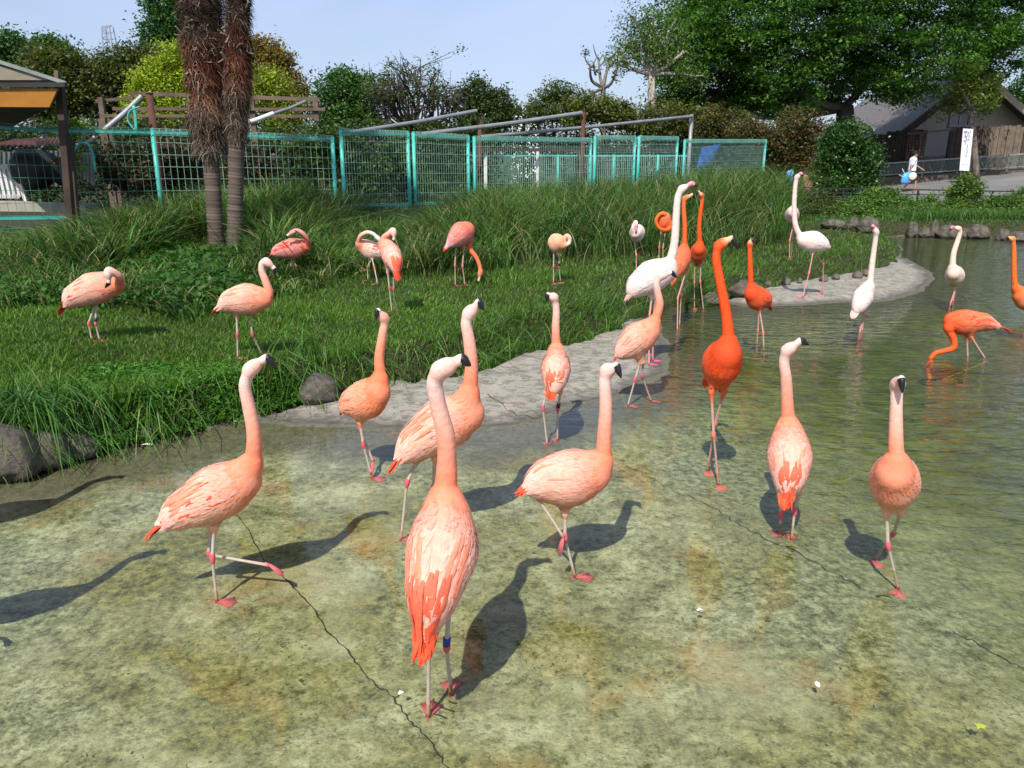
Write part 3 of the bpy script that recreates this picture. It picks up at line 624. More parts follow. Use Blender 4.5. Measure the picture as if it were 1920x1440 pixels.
def tree(name, label, cat, base, blobs, trunk_r, cols, ncl, per, cr, size, bark='bark', fork=None, mat='leaf', group=None, nlimb=9, shell=.55, twigs=0, **kw):
    base = np.array(base, float); o = empty(name, base, label, cat, group)
    cen = np.mean([b[0] for b in blobs], 0); fork = np.array(fork) if fork is not None else base + (cen - base) * .45
    tb = MB(); n = 7; P = [base + (fork - base) * t + np.array([R.normal() * .04, R.normal() * .04, 0]) * (t > 0) * trunk_r * 3 for t in np.linspace(0, 1, n)]; P[0][2] -= .3
    tb.tube(P, trunk_r * np.linspace(1.25, .72, n), 10); tb.build('trunk', M[bark], o, True)
    (V, F, C), Cc = clumpy(blobs, ncl, per, cr, cols, size, shell, **kw)
    lb = MB(); sel = list(range(len(blobs))); R.shuffle(sel)
    for i in sel[:nlimb]:
        c = np.array(blobs[i][0]); limbs(lb, fork, [c], min(.2, trunk_r * .55), .25, 7)
        near = np.argsort(np.linalg.norm(Cc - c, axis=1))[:: max(1, len(Cc) // 300)][:6 + twigs]
        limbs(lb, fork + (c - fork) * .75, [Cc[j] for j in near], min(.06, trunk_r * .2), .2, 4)
    if lb.V: lb.build('limbs', M[bark], o, True)
    link('crown', fastmesh('crown', rel(V, o), F, C), M[mat], o)
    return o
def blob(u, v, Y, rpx, rz=None, ry=None):
    c = pd(u, v, Y); r = rpx * Y / FPX; return (c, (r, (ry if ry else r * .9), (rz * Y / FPX if rz else r * .75)))
def blades(P, H, Wd, lean, col, nseg=2, curve=1.0, tipc=1.12, droop=None):
    """P (n,3), H (n,), lean (n,2) horizontal tip offset as a share of H"""
    n = len(P); a = R.uniform(0, 2 * math.pi, n); s = np.stack([np.cos(a), np.sin(a), np.zeros(n)], 1); lv = np.concatenate([lean, np.zeros((n, 1))], 1)
    V = []; C = []
    for i in range(nseg + 1):
        t = i / nseg; w = (Wd * (1 - t ** 1.6) * .5 + .0006)[:, None]; hh = np.sin(t * np.minimum(1.57, .9 + curve * np.linalg.norm(lean, axis=1) * .9))
        p = P + lv * H[:, None] * t ** 1.7 + np.array([0, 0, 1.]) * (H * hh * (1 - .25 * t * (np.linalg.norm(lean, axis=1) > .8)))[:, None]
        if droop is not None: p = p - np.array([0, 0, 1.]) * (H * droop * t ** 2.2)[:, None]
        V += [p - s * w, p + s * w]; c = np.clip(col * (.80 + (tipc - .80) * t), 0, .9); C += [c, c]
    V = np.stack(V, 1).reshape(-1, 3); C = np.stack(C, 1).reshape(-1, 3); b = np.arange(n)[:, None] * (2 * (nseg + 1))
    F = np.concatenate([b + np.array([[2 * i, 2 * i + 1, 2 * i + 3, 2 * i + 2]]) for i in range(nseg)], 0)
    return V, F, C
def stuff(name, parts, mat):
    off = 0; Vs = []; Fs = []; Cs = []
    for V, F, C in parts: Vs.append(V); Fs.append(F + off); Cs.append(C); off += len(V)
    o = link(name, fastmesh(name, np.concatenate(Vs), np.concatenate(Fs), np.concatenate(Cs)), mat); tag(o, kind='stuff'); return o
def inpoly(P, poly): return pdist(P, poly) > 0
def ysample(n, y0, y1, p=1.6):
    """more blades near the pond, fewer far away"""
    u = R.rand(n); a = 1 - p; return (y0 ** a + u * (y1 ** a - y0 ** a)) ** (1 / a)
# boundary between mown lawn and tall growth, in front of the fence
BND = np.array([gnd(u, v)[:2] for u, v in [(-250, 640), (0, 590), (110, 575), (230, 585), (330, 612), (420, 600), (500, 570), (560, 560), (640, 525), (760, 522), (860, 522), (980, 505), (1060, 500), (1180, 492), (1300, 484), (1400, 474), (1455, 462)]])
def bnd_y(x): return np.interp(x, BND[:, 0], BND[:, 1])
FP = [(-9.6, 11.7), (-3.42, 15.4), (8.75, 26.5)]
def fence_y(x): return np.interp(x, [p[0] for p in FP], [p[1] for p in FP])
# --- mown lawn
n = 230000; y = ysample(n, 4.2, 18.8, 1.9); x = y * R.uniform(-.80, .62, n) * 1.0
z, dl_, db_, _ = terrain(x, y, True); ok = (dl_ > .03) & ((y < bnd_y(x) + .6) | (x > .335 * y))
x, y, z, dl_ = x[ok], y[ok], z[ok], dl_[ok]; n = len(x)
H = R.uniform(.022, .055, n) * (1 + .5 * sstep(y, 6, 12)) * (1 + .5 * sstep(wav(x, y, 2.3, 1), .2, .7)); pt = wav(x, y, 1.7, 3)[:, None] * .5 + wav(x, y, 5.3, 1)[:, None] * .5
col = jit((.096, .205, .020), n, .38, .2) * (1 + .30 * pt); dry = R.rand(n) < .05; col[dry] = jit((.20, .22, .07), dry.sum(), .2)
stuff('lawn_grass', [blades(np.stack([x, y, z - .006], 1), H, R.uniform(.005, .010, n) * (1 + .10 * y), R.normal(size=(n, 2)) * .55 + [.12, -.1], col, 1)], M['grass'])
# --- long grass on the bank edge, hanging towards the water
n = 85000; y = ysample(n, 3.2, 13.0, 1.6); x = R.uniform(-6.5, 5.5, n); z, dl_, db_, _ = terrain(x, y, True)
wid = np.where(x < -1.4, .30, np.where(x < -.7, .22, .36)) + .12 * wav(x, y, 3.1); ok = (dl_ > -.02) & (dl_ < wid) & (x > -1.02 * y) & ((x < .2) | (y > 5.8))
# clear the rock faces
for cu, cv, rr_ in ((605, 728, .10),):
    c = gnd(cu, cv); ok &= np.hypot(x - c[0], y - c[1]) > rr_
x, y, z = x[ok], y[ok], z[ok]; n = len(x); e = .03; gx = (terrain(x + e, y) - terrain(x - e, y)); gy = (terrain(x, y + e) - terrain(x, y - e)); gl = np.hypot(gx, gy) + 1e-6; out = -np.stack([gx / gl, gy / gl], 1)
tuft = (wav(x, y, 4.7, 2) > -.35); H = R.uniform(.10, .27, n) * np.where(tuft, 1.0, .5) * np.where((x > -.6) & (x < .35) & (y < 6), .65, 1); H *= np.where(x > 3, .55, 1); H *= np.where(x < -1.35, 1.45, 1)
lean = out * R.uniform(.2, 1.25, n)[:, None] + R.normal(size=(n, 2)) * .45
col = jit((.075, .180, .026), n, .45, .22); w_ = R.rand(n) < .07; col[w_] = jit((.25, .26, .12), w_.sum(), .2)
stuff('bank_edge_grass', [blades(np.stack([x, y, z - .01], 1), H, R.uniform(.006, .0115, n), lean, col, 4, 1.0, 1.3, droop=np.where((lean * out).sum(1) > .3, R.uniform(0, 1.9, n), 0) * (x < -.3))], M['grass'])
# --- leafy weeds on the left bank
def weeds(name, polypx, n, size, hz, colr, seed_wav=3.):
    poly = np.array([gnd(u, v)[:2] for u, v in polypx]); lo, hi = poly.min(0), poly.max(0); P = lo + (hi - lo) * R.rand(n * 3, 2); P = P[inpoly(P, poly)][:n]
    z = terrain(P[:, 0], P[:, 1]); hh = hz * (.45 + .55 * wav(P[:, 0], P[:, 1], seed_wav)) * R.rand(len(P)) ** .5
    return leaves_geo(np.stack([P[:, 0], P[:, 1], z + .02 + hh], 1), size * R.uniform(.6, 1.3, len(P)), jit(colr, len(P), .35, .15), up=.7, aspect=.75)
wp = [weeds('w', [(130, 850), (120, 770), (170, 700), (420, 690), (520, 760), (470, 785), (300, 830)], 6500, .036, .17, (.075, .20, .022)),
      weeds('w', [(500, 765), (520, 690), (580, 700), (600, 752)], 1800, .03, .12, (.075, .20, .022)),
      weeds('w', [(230, 540), (240, 470), (520, 470), (560, 540), (430, 590), (330, 600)], 8000, .07, .35, (.05, .14, .018)),
      weeds('w', [(0, 580), (0, 450), (200, 440), (330, 500), (320, 590)], 9000, .06, .30, (.05, .145, .02))]
stuff('leafy_weeds', wp, M['leaf'])
# --- tall grass before and behind the fence
n = 140000; x = np.concatenate([R.uniform(-9.5, 9.6, n // 2), R.uniform(-9, 0, n // 2)]); fy = fence_y(x); by = bnd_y(x); n = len(x)
t = R.rand(n) ** .75; y = by + (fy + 1.3 - by) * t; P2 = np.stack([x, y], 1)
z, dl_, _, _ = terrain(x, y, True); prof = np.where(x > -3.3, sstep(t, -.12, .28), sstep(t, .12, .80))
hm = np.interp(x, [-9.5, -8.3, -6.8, -6, -4.2, -3.4, -2.6, -1.6, -1.0, .5, 3.0, 6.5, 8.5, 9.6], [.24, .24, .50, .90, 1.15, .95, .50, .50, .85, 1.0, 1.12, 1.35, 1.2, .7])
H = (.30 + (hm - .30) * prof) * R.uniform(.55, 1.12, n); ok = (dl_ > .25) & (R.rand(n) < .30 + .70 * (wav(x, y, 6.5, 4) > -.05)) & ~((x < -3.6) & (y > fy - .1) & (R.rand(n) > .45)) & (x > -.72 * y - .6) & (x < .355 * y)
cl = wav(x, y, 2.6, 1); lean = R.normal(size=(n, 2)) * .42 + np.stack([.15 * np.sin(x * 3.1 + y), -.12 + .1 * np.cos(y * 2.3)], 1)
lean *= np.where(R.rand(n) < .35, 2.4, 1)[:, None]; H = H * np.where((np.abs(x + 4.45) < .75) & (y < 12.3) & (y > 9.5), .40, 1); W_ = gnd(548, 522); H = H * np.where((np.abs(x - W_[0]) < .55) & (y < W_[1] + .15), .5, 1)
col = jit((.060, .135, .022), n, .6, .3) * (1 + .40 * cl[:, None]); dr = R.rand(n) < .17; col[dr] = jit((.27, .25, .10), dr.sum(), .25)
x, y, z, H, lean, col = x[ok], y[ok], z[ok], H[ok], lean[ok], col[ok]; n = len(x)
col = col * np.where(wav(x, y, 6.5, 4) > .3, 1.2, .9)[:, None]
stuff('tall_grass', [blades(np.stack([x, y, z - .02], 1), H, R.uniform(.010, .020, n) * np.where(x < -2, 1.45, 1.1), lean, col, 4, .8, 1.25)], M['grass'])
# --- far shore growth (grass and weeds round the rocks)
n = 60000; x = R.uniform(5.2, 17.5, n); y = 14.5 + 8.9 * R.rand(n) ** .6; z, dl_, _, _ = terrain(x, y, True)
ok = (dl_ > .12) & ~((y < bnd_y(x) + .0) & (x < 8.8)); x, y, z = x[ok], y[ok], z[ok]; n = len(x)
H = R.uniform(.14, .38, n) * (.75 + .45 * wav(x, y, 1.3, 2)); H = np.maximum(H, .12) * np.where(y > 18.9, 1, .30) * np.where(x < .47 * y, .40, 1.0)
stuff('shore_grass', [blades(np.stack([x, y, z - .02], 1), H, R.uniform(.012, .024, n), R.normal(size=(n, 2)) * .5, jit((.070, .150, .025), n, .4, .3), 2, .8, 1.3)], M['grass'])
n = 900; x = R.uniform(-3.9, -2.62, n); y = R.uniform(4.16, 4.62, n) + .10 * (x + 2.7)
stuff('overhanging_grass', [blades(np.stack([x, y, np.full(n, .24)], 1), R.uniform(.22, .46, n), R.uniform(.007, .013, n), np.stack([R.normal(size=n) * .6 + .1, -R.uniform(.1, 1.25, n)], 1), jit((.060, .15, .022), n, .45, .22), 5, 1., 1.3, droop=R.uniform(.4, 1.7, n))], M['grass'])
# --- rocks
def rock(c, rx, ry, rz, label, seed, cat='rock', group='rocks along the pond edge', rotz=0., tilt=0.):
    import bmesh; from mathutils import noise, Matrix
    bm = bmesh.new(); bmesh.ops.create_icosphere(bm, subdivisions=4, radius=1)
    for v in bm.verts:
        d = v.co.normalized(); s = Vector((seed * 3.1, seed * 1.7, 0)); k = 1 + .30 * noise.noise(d * 1.3 + s) + .10 * noise.noise(d * 3.5 + s) + .035 * noise.noise(d * 9 + s)
        q = d * k
        for pl in ((.5, .3, .8), (-.7, .2, .5), (.3, -.9, .35), (.9, -.1, .2)):
            nn = Vector(pl).normalized(); ex = q.dot(nn) - .74
            if ex > 0: q -= nn * ex * .85
        v.co = Vector((q.x * rx, q.y * ry, q.z * rz))
    bmesh.ops.rotate(bm, verts=bm.verts, cent=(0, 0, 0), matrix=Matrix.Rotation(rotz, 3, 'Z') @ Matrix.Rotation(tilt, 3, 'X'))
    me = bpy.data.meshes.new('rock'); bm.to_mesh(me); bm.free(); me.polygons.foreach_set('use_smooth', np.ones(len(me.polygons), bool))
    o = link('rock', me, M['rock']); o.location = Vector(c); tag(o, label, cat, group); return o
def g_rock(u0, v0, u1, v1, label, seed, dep=.8, rotz=0, tilt=0, base=None):
    """rock whose foot stands on the ground below (u, v1)"""
    b = gnd((u0 + u1) / 2, v1) if base is None else np.array(base); w = (u1 - u0) / FPX * b[1] / 2 * 1.02; h = (v1 - v0) / FPX * b[1] * 1.02; rz = h * .62
    rock((b[0], b[1] + w * dep * .7, b[2] + h - rz * .80), w, w * dep, rz, label, seed, rotz=rotz, tilt=tilt)
g_rock(-70, 800, 70, 912, 'big grey boulder in dappled shade at the left end of the bank', 1, .8, .15, .2)
g_rock(34, 812, 128, 888, 'flat grey stone leaning between the big boulder and the low pale stone', 17, .8, .6, .3)
g_rock(84, 816, 186, 866, 'low pale stone lying at the waterline beside the big boulder', 2, .6)
g_rock(556, 708, 640, 760, 'flat faced brown stone set in the bank behind the mud beach', 3, .7, .4, .5)
g_rock(262, 800, 292, 832, 'small grey stone under hanging weeds at the waterline', 4)
g_rock(1366, 530, 1434, 558, 'flat stone on the lawn edge above the far mud spit', 6, .5)
g_rock(1310, 552, 1360, 574, 'stone at the waterline behind the big orange flamingo', 7, .5)
g_rock(1541, 414, 1593, 431, 'dark flat rock in the grass left of the round brown rock', 8, .7)
g_rock(1608, 412, 1655, 438, 'round brown rock standing at the tip of the lawn', 9, .8)
g_rock(1590, 410, 1612, 432, 'small pale rock against the round brown rock', 10)
g_rock(1700, 420, 1724, 446, 'narrow upright stone in the far shore row', 11)
g_rock(1724, 428, 1746, 447, 'small dark stone in the far shore row', 21)
g_rock(1744, 418, 1760, 446, 'little upright pale stone in the far shore row', 12)
g_rock(1758, 426, 1802, 450, 'wide low rock behind the cream flamingo', 13)
g_rock(1800, 430, 1820, 449, 'small stone right of the cream flamingo', 14)
g_rock(1815, 426, 1862, 450, 'large pointed rock at the right of the far shore row', 15)
g_rock(1870, 432, 1896, 452, 'dark stone under overhanging grass at the far shore', 22)
g_rock(1893, 438, 1960, 458, 'low pale rock at the right edge of the far shore', 16)
for i in range(7):
    u = 1436 + i * 33 + R.uniform(-12, 12); hw = R.uniform(5, 12); g_rock(u - hw, 531 - i * 3.2 - hw * .5, u + hw, 538 - i * 3.2, 'small stone at the far mud spit, %s' % ('leftmost, by the flat stone', 'second from the left', 'third from the left', 'left of the legs of the white flamingo', 'between the legs of the white flamingo', 'second from the right', 'rightmost')[i], 30 + i)
# --- palms
def palm(u0, v0, u1, v1, Y, r0, r1, hairy_z, label, seed):
    base = gnd(u0, v0); Y = base[1]; top = pd(u1, v1, Y + .05); d = (top - base); d = d / d[2]; ztop = 5.6; o = empty('palm_tree', base, label, 'palm tree', 'palm tree pair')
    zs = np.arange(-.1, ztop, .022); P = [base + d * z_ for z_ in zs]; bm_ = MB()
    rr = np.array([(r0 * (1 + .25 * math.exp(-z_ * 4)) + .004 * math.sin(z_ * 143) + .004 * R.normal()) for z_ in zs]); k = zs < hairy_z + .15
    cols = np.array([np.array((.12, .095, .075)) * (1.15 if math.sin(z_ * 143 + math.sin(z_ * 9)) > .1 else .72) * R.uniform(.7, 1.3) for z_ in zs])
    bm_.tube(np.array(P)[k], rr[k], 18, cols[k]); bm_.build('trunk', M['vcr'], o, True)
    # fibre: tousled coat of brown hairs over a dark core
    zs2 = np.arange(hairy_z, ztop + .1, .06); prof = lambda z_: r1 * (.60 + .36 * sstep(z_, hairy_z, hairy_z + .35) + .12 * math.sin(z_ * 4.3 + seed) + .10 * (1 - ((z_ * 2.1 + seed) % 1.0)) + .06 * math.sin(z_ * 13 + seed))
    core = MB(); core.tube([base + d * z_ for z_ in zs2], [prof(z_) * .86 for z_ in zs2], 18, (.03, .02, .014)); core.build('fibre_core', M['vcr'], o, True)
    n = 15000; z_ = R.uniform(hairy_z - .02, ztop, n); a = R.uniform(0, 2 * math.pi, n); rad_ = np.array([prof(q_) for q_ in z_]) * R.uniform(.80, 1.02, n)
    Pn = base + d * z_[:, None] + np.stack([np.cos(a), np.sin(a), np.zeros(n)], 1) * rad_[:, None]
    tan = np.stack([-np.sin(a), np.cos(a), np.zeros(n)], 1); outv = np.stack([np.cos(a), np.sin(a), np.zeros(n)], 1)
    band = np.sin(z_ * 9 + seed * 2 + 1.5 * np.sin(a)); L = R.uniform(.04, .15, n); low = np.interp(z_, [hairy_z, hairy_z + 1.2, hairy_z + 1.7], [1., 1., .15])[:, None]; dirv = np.array([0, 0, -1.]) * (low + R.normal(size=(n, 1)) * .5) + tan * R.normal(size=(n, 1)) * 1.0 + outv * R.uniform(.0, .6, (n, 1))
    dirv /= np.linalg.norm(dirv, axis=1, keepdims=True); w = R.uniform(.002, .0055, n)[:, None]; sv = np.cross(dirv, outv); m_ = Pn + dirv * L[:, None] * .55 + outv * .008; e = Pn + dirv * L[:, None] + np.array([0, 0, -1.]) * L[:, None] * .3
    V = np.stack([Pn - sv * w, Pn + sv * w, m_ - sv * w, m_ + sv * w, e - sv * w * .3, e + sv * w * .3], 1).reshape(-1, 3)
    b = np.arange(n)[:, None] * 6; F = np.concatenate([b + [[0, 1, 3, 2]], b + [[2, 3, 5, 4]]], 0)
    kz = np.array([0, .45, .8, 1.25, 1.5, 2.5]); kc = np.array([(.10, .08, .06), (.17, .12, .085), (.17, .062, .033), (.15, .05, .028), (.055, .033, .022), (.06, .036, .025)]) * (1 if seed < 2 else .72)
    c = np.stack([np.interp(z_ - hairy_z, kz, kc[:, i]) for i in range(3)], 1) * R.uniform(.2, 1.3, (n, 1)) * (1 + .35 * band[:, None])
    gr = R.rand(n) < .07; c[gr] = jit((.24, .18, .13), gr.sum(), .3)
    tw = MB()
    for i in range(26):
        z1 = R.uniform(hairy_z + .3, ztop - .3); a1 = R.uniform(math.pi * 1.05, math.pi * 1.95); ov = np.array([math.cos(a1), math.sin(a1), 0]); tv = np.array([-ov[1], ov[0], 0]); p0 = base + d * z1 + ov * prof(z1) * .9; P_ = [p0]
        for q_ in range(4): P_.append(P_[-1] + ov * R.uniform(0, .03) + tv * R.normal() * .06 + np.array([0, 0, R.uniform(-.13, .02)]))
        tw.tube(catmull(P_, 3), np.linspace(.006, .002, 13), 4, jit((.26, .20, .15), 1, .4)[0])
    tw.build('hanging_twigs', M['vcr'], o)['kind'] = 'stuff'
    ob = link('fibre', fastmesh('fibre', rel(V, o), F, np.repeat(np.clip(c, 0, .9), 6, 0)), M['vcr'], o); ob['kind'] = 'stuff'
    # cut leaf stubs
    for i in range(44):
        z1 = R.uniform(hairy_z + .9, ztop - .1); a1 = R.uniform(math.pi * 1.02, math.pi * 1.98); ov = np.array([math.cos(a1), math.sin(a1), 0]); p0 = base + d * z1 + ov * prof(z1) * .85; tv = np.array([-ov[1], ov[0], 0])
        e = p0 + ov * R.uniform(.05, .12) + np.array([0, 0, R.uniform(-.16, .16)]) + tv * R.uniform(-.07, .07); s = MB(); s.bar(p0, e, R.uniform(.02, .05), .010, jit((.30, .21, .15), 1, .35)[0]); s.build('leaf_stub', M['vcr'], o)
    # fan leaves far above the frame
    topc = base + d * ztop
    for i in range(26):
        a1 = i * 2.399 + seed; el = R.uniform(-.12, 1.1); dv = np.array([math.cos(a1) * math.cos(el), math.sin(a1) * math.cos(el), math.sin(el)]); s0 = topc + dv * .1; L = .75; c0 = s0 + dv * L; sd_ = nrm(np.cross(dv, [0, 0, 1])); un = np.cross(sd_, dv)
        f = MB(); f.tube([s0, s0 + dv * L * .5, c0], [.018, .014, .010], 5, (.06, .12, .03))
        for j in range(22):
            aa = (j - 10.5) / 11 * 1.9; q_ = math.cos(aa) * dv + math.sin(aa) * sd_; l_ = .62 * (1 - .15 * abs(aa) / 1.9); s2 = nrm(np.cross(q_, un)); p1 = c0 + q_ * l_ * .55; p2 = c0 + q_ * l_ - np.array([0, 0, .10])
            f.add([c0, p1 - s2 * .022, p1 + s2 * .022, p2], [[0, 1, 2], [1, 3, 2]], (.05, .11, .03))
        f.build('leaf', M['leaf'], o)
    return o
gq = G('fibre_and_bark'); nn_ = gq.noise(60, 4); M['vcr'] = gq.done(gq.pr(gq.attr('Col'), .85, gq.bump(nn_, .5, .006), 0, .15))
palm(408, 484, 378, 20, 0, .112, .275, 1.50, 'left palm trunk with thick shaggy brown fibre', 1.0)
palm(440, 494, 447, 20, 0, .105, .150, 1.70, 'right palm trunk, slimmer, its fibre starting higher', 2.6)

# --- trees and bushes behind
GR = [(.5, (.042, .110, .020)), (.3, (.070, .165, .028)), (.2, (.030, .075, .014))]
OL = [(.5, (.095, .125, .028)), (.3, (.14, .135, .036)), (.2, (.055, .085, .018))]
def gz(x, y): return float(terrain(x, y)[0])
def foot(u, Y):
    p = pd(u, 400, Y); return np.array([p[0], Y, gz(p[0], Y)])
bt = []
for (u, v, r, rz) in [(1290, 60, 80, 75), (1340, 130, 90, 85), (1270, 175, 60, 45), (1400, 40, 100, 80), (1480, 120, 90, 80), (1550, 30, 110, 80), (1640, 60, 110, 80), (1460, 190, 70, 38), (1380, 200, 60, 40),
                      (1720, 110, 100, 60), (1800, 60, 110, 70), (1880, 30, 90, 60), (1700, 165, 70, 30), (1860, 110, 60, 40), (1300, 200, 70, 30), (1420, 150, 90, 60), (1520, 185, 60, 30), (1250, 120, 50, 40), (1340, 60, 90, 70), (1600, -20, 110, 60), (1500, -60, 130, 80), (1700, -70, 150, 90), (1350, -20, 80, 60), (1880, -60, 120, 80), (1560, 120, 90, 60), (1620, 150, 60, 40), (1930, 70, 50, 40)]:
    bt.append(blob(u, v, 40 + R.uniform(-3, 3), r, rz))
tree('large_tree', 'huge dark green spreading tree over the house and the glossy bush', 'tree', foot(1590, 40), bt, .55, [(.4, (.034, .098, .012)), (.3, (.060, .150, .018)), (.3, (.095, .210, .030))], 4200, 50, .55, .17, fork=pd(1585, 200, 40), nlimb=9, shell=.30, flat=.38, up=.8, twigs=3)
tree('tree', 'tall narrow bright green tree behind the palm trunks', 'tree', foot(315, 50), [blob(315, 5, 50, 36, 45), blob(300, 70, 50, 30, 40), blob(345, 60, 50, 38, 50), blob(320, 120, 50, 45, 40), blob(318, -50, 50, 24, 30)], .35, [(1, (.055, .14, .035))], 700, 34, .6, .22)
tree('tree', 'dark green tree at the far upper left corner', 'tree', foot(20, 52), [blob(10, 95, 52, 45, 32), blob(50, 110, 52, 25, 28), blob(-30, 110, 52, 50, 40), blob(10, 160, 52, 60, 40)], .35, GR, 420, 34, .6, .24)
tree('tree', 'dark green tree second from the left showing over the shelter roof', 'tree', foot(100, 50), [blob(95, 88, 50, 24, 18), blob(115, 110, 50, 30, 22), blob(75, 120, 50, 30, 25)], .3, GR, 260, 34, .5, .22)
tree('tree', 'brownish olive tree behind the shelter roof', 'tree', foot(110, 40), [blob(75, 130, 40, 35, 35), blob(120, 135, 40, 50, 40), blob(150, 170, 40, 40, 50), blob(100, 190, 40, 60, 50), blob(60, 180, 40, 40, 40)], .3, OL, 520, 34, .5, .18)
tree('tree', 'brownish olive tree between the shelter and the yellow green tree', 'tree', foot(225, 42), [blob(205, 135, 42, 42, 30), blob(250, 125, 42, 38, 34), blob(195, 180, 42, 45, 50), blob(290, 130, 42, 38, 38), blob(260, 190, 42, 45, 40)], .3, OL, 560, 34, .5, .18)
tree('tree', 'vivid yellow green tree behind the wooden pergola', 'tree', foot(300, 27), [blob(328, 108, 27, 28, 26), blob(300, 130, 27, 26, 20), blob(270, 150, 27, 28, 18), blob(280, 160, 27, 34, 24), blob(320, 165, 27, 38, 30), blob(262, 200, 27, 28, 24), blob(310, 215, 27, 50, 30), blob(350, 140, 27, 30, 30), blob(350, 200, 27, 40, 40), blob(270, 232, 27, 42, 18)], .16, [(.7, (.38, .46, .04)), (.25, (.25, .33, .03)), (.05, (.16, .18, .03))], 720, 30, .26, .10)
tree('tree', 'orange brown tree right of the palm trunks', 'tree', foot(500, 33), [blob(500, 110, 33, 28, 30), blob(520, 125, 33, 30, 28), blob(495, 150, 33, 35, 35), blob(545, 160, 33, 28, 25), blob(565, 180, 33, 14, 14), blob(480, 90, 33, 14, 16)], .2, [(.5, (.30, .19, .05)), (.3, (.24, .22, .05)), (.2, (.14, .10, .035))], 420, 30, .35, .13)
tree('tree', 'yellow green tree below the orange brown one', 'tree', foot(500, 28), [blob(495, 150, 28, 28, 22), blob(520, 170, 28, 28, 24), blob(490, 190, 28, 40, 30), blob(545, 205, 28, 35, 25), blob(530, 235, 28, 45, 25)], .15, [(.6, (.32, .38, .04)), (.3, (.20, .25, .03)), (.1, (.15, .14, .03))], 420, 30, .28, .10)
tree('tree', 'fresh green bushy tree left of the bare branched one', 'tree', foot(640, 28), [blob(640, 165, 28, 42, 28), blob(680, 180, 28, 40, 36), blob(610, 205, 28, 30, 30), blob(660, 225, 28, 55, 30), blob(640, 140, 28, 16, 12)], .14, [(.5, (.075, .17, .035)), (.5, (.05, .12, .02))], 520, 30, .30, .11)
tree('bush', 'dark leafy bush right of the bare branched tree', 'bush', foot(900, 27), [blob(895, 178, 27, 32, 24), blob(930, 195, 27, 32, 26), blob(870, 200, 27, 30, 26), blob(955, 215, 27, 26, 20), blob(890, 155, 27, 14, 10), blob(900, 225, 27, 50, 26)], .1, [(.5, (.055, .09, .02)), (.5, (.085, .11, .03))], 420, 28, .24, .10)
tree('bush', 'pale green pruned bush in front of the distant white tree', 'bush', foot(1050, 30), [blob(1045, 172, 30, 28, 14), blob(1075, 182, 30, 22, 16), blob(1012, 190, 30, 18, 14), blob(1050, 205, 30, 55, 22), blob(1000, 215, 30, 25, 16)], .12, [(.6, (.13, .17, .05)), (.4, (.08, .12, .03))], 330, 26, .24, .10)
tree('bush', 'yellowish hedge bush above the fence', 'bush', foot(1140, 29), [blob(1110, 205, 29, 36, 24), blob(1150, 215, 29, 40, 26), blob(1080, 220, 29, 30, 18), blob(1200, 225, 29, 45, 22)], .1, [(.5, (.15, .19, .03)), (.5, (.09, .10, .03))], 380, 28, .26, .11)
tree('bush', 'long olive hedge behind the last fence panels', 'bush', foot(1300, 30), [blob(1250, 220, 30, 45, 26), blob(1310, 225, 30, 50, 26), blob(1370, 235, 30, 50, 26), blob(1290, 250, 30, 60, 20), blob(1400, 260, 30, 50, 30)], .1, [(.4, (.14, .15, .03)), (.3, (.10, .07, .03)), (.3, (.06, .08, .02))], 560, 28, .28, .11)
tree('bush', 'tall reddish brown bush between the fence end and the glossy bush', 'bush', foot(1500, 27), [blob(1490, 240, 27, 36, 28), blob(1525, 250, 27, 30, 32), blob(1475, 285, 27, 34, 34), blob(1515, 300, 27, 36, 34), blob(1450, 320, 27, 22, 30), blob(1440, 265, 27, 28, 24), blob(1400, 245, 27, 34, 18), blob(1530, 340, 26, 40, 30)], .12, [(.4, (.13, .065, .03)), (.25, (.17, .12, .05)), (.35, (.08, .11, .03))], 560, 30, .26, .10)
tree('bush', 'rounded glossy dark green bush at the edge of the path', 'bush', foot(1595, 25), [blob(1590, 262, 25, 44, 30), blob(1600, 300, 25, 46, 36), blob(1580, 340, 25, 50, 34), blob(1605, 350, 25, 40, 34), blob(1572, 290, 25, 36, 36)], .12, [(.6, (.035, .095, .012)), (.4, (.055, .135, .02))], 950, 30, .20, .085, mat='gloss_leaf', shell=.7)
tree('bush', 'cone shaped fresh green bush on the far shore below the banner', 'bush', foot(1808, 22.3), [blob(1812, 345, 22.2, 20, 16), blob(1808, 368, 22.2, 34, 20), blob(1800, 392, 22, 46, 20), blob(1785, 402, 21.6, 40, 16), blob(1840, 398, 22, 34, 18), blob(1812, 352, 22.1, 28, 20), blob(1820, 415, 20.5, 60, 18)], .05, [(.6, (.085, .17, .022)), (.4, (.14, .22, .035))], 620, 26, .15, .07)
tree('bush', 'low weedy bush under the glossy bush on the far shore', 'bush', foot(1680, 21.5), [blob(1650, 385, 21.5, 40, 18), blob(1690, 395, 21, 42, 20), blob(1720, 400, 21, 40, 18), blob(1600, 395, 21.5, 50, 16), blob(1660, 412, 20.3, 50, 16), blob(1700, 420, 19.8, 36, 14), blob(1660, 370, 22, 36, 16), blob(1625, 375, 22, 30, 16), blob(1740, 385, 22, 30, 16), blob(1570, 405, 20.8, 50, 16), blob(1620, 405, 20.6, 40, 18)], .05, [(.6, (.075, .16, .02)), (.4, (.13, .22, .035))], 1000, 26, .16, .075)
tree('bush', 'reddish low bush in front of the two visitors', 'bush', foot(1510, 21.5), [blob(1505, 380, 21.8, 26, 14), blob(1535, 375, 21.8, 30, 16), blob(1560, 390, 21.5, 30, 16), blob(1530, 400, 20.8, 44, 16)], .05, [(.5, (.10, .09, .03)), (.5, (.07, .12, .02))], 420, 26, .12, .05)
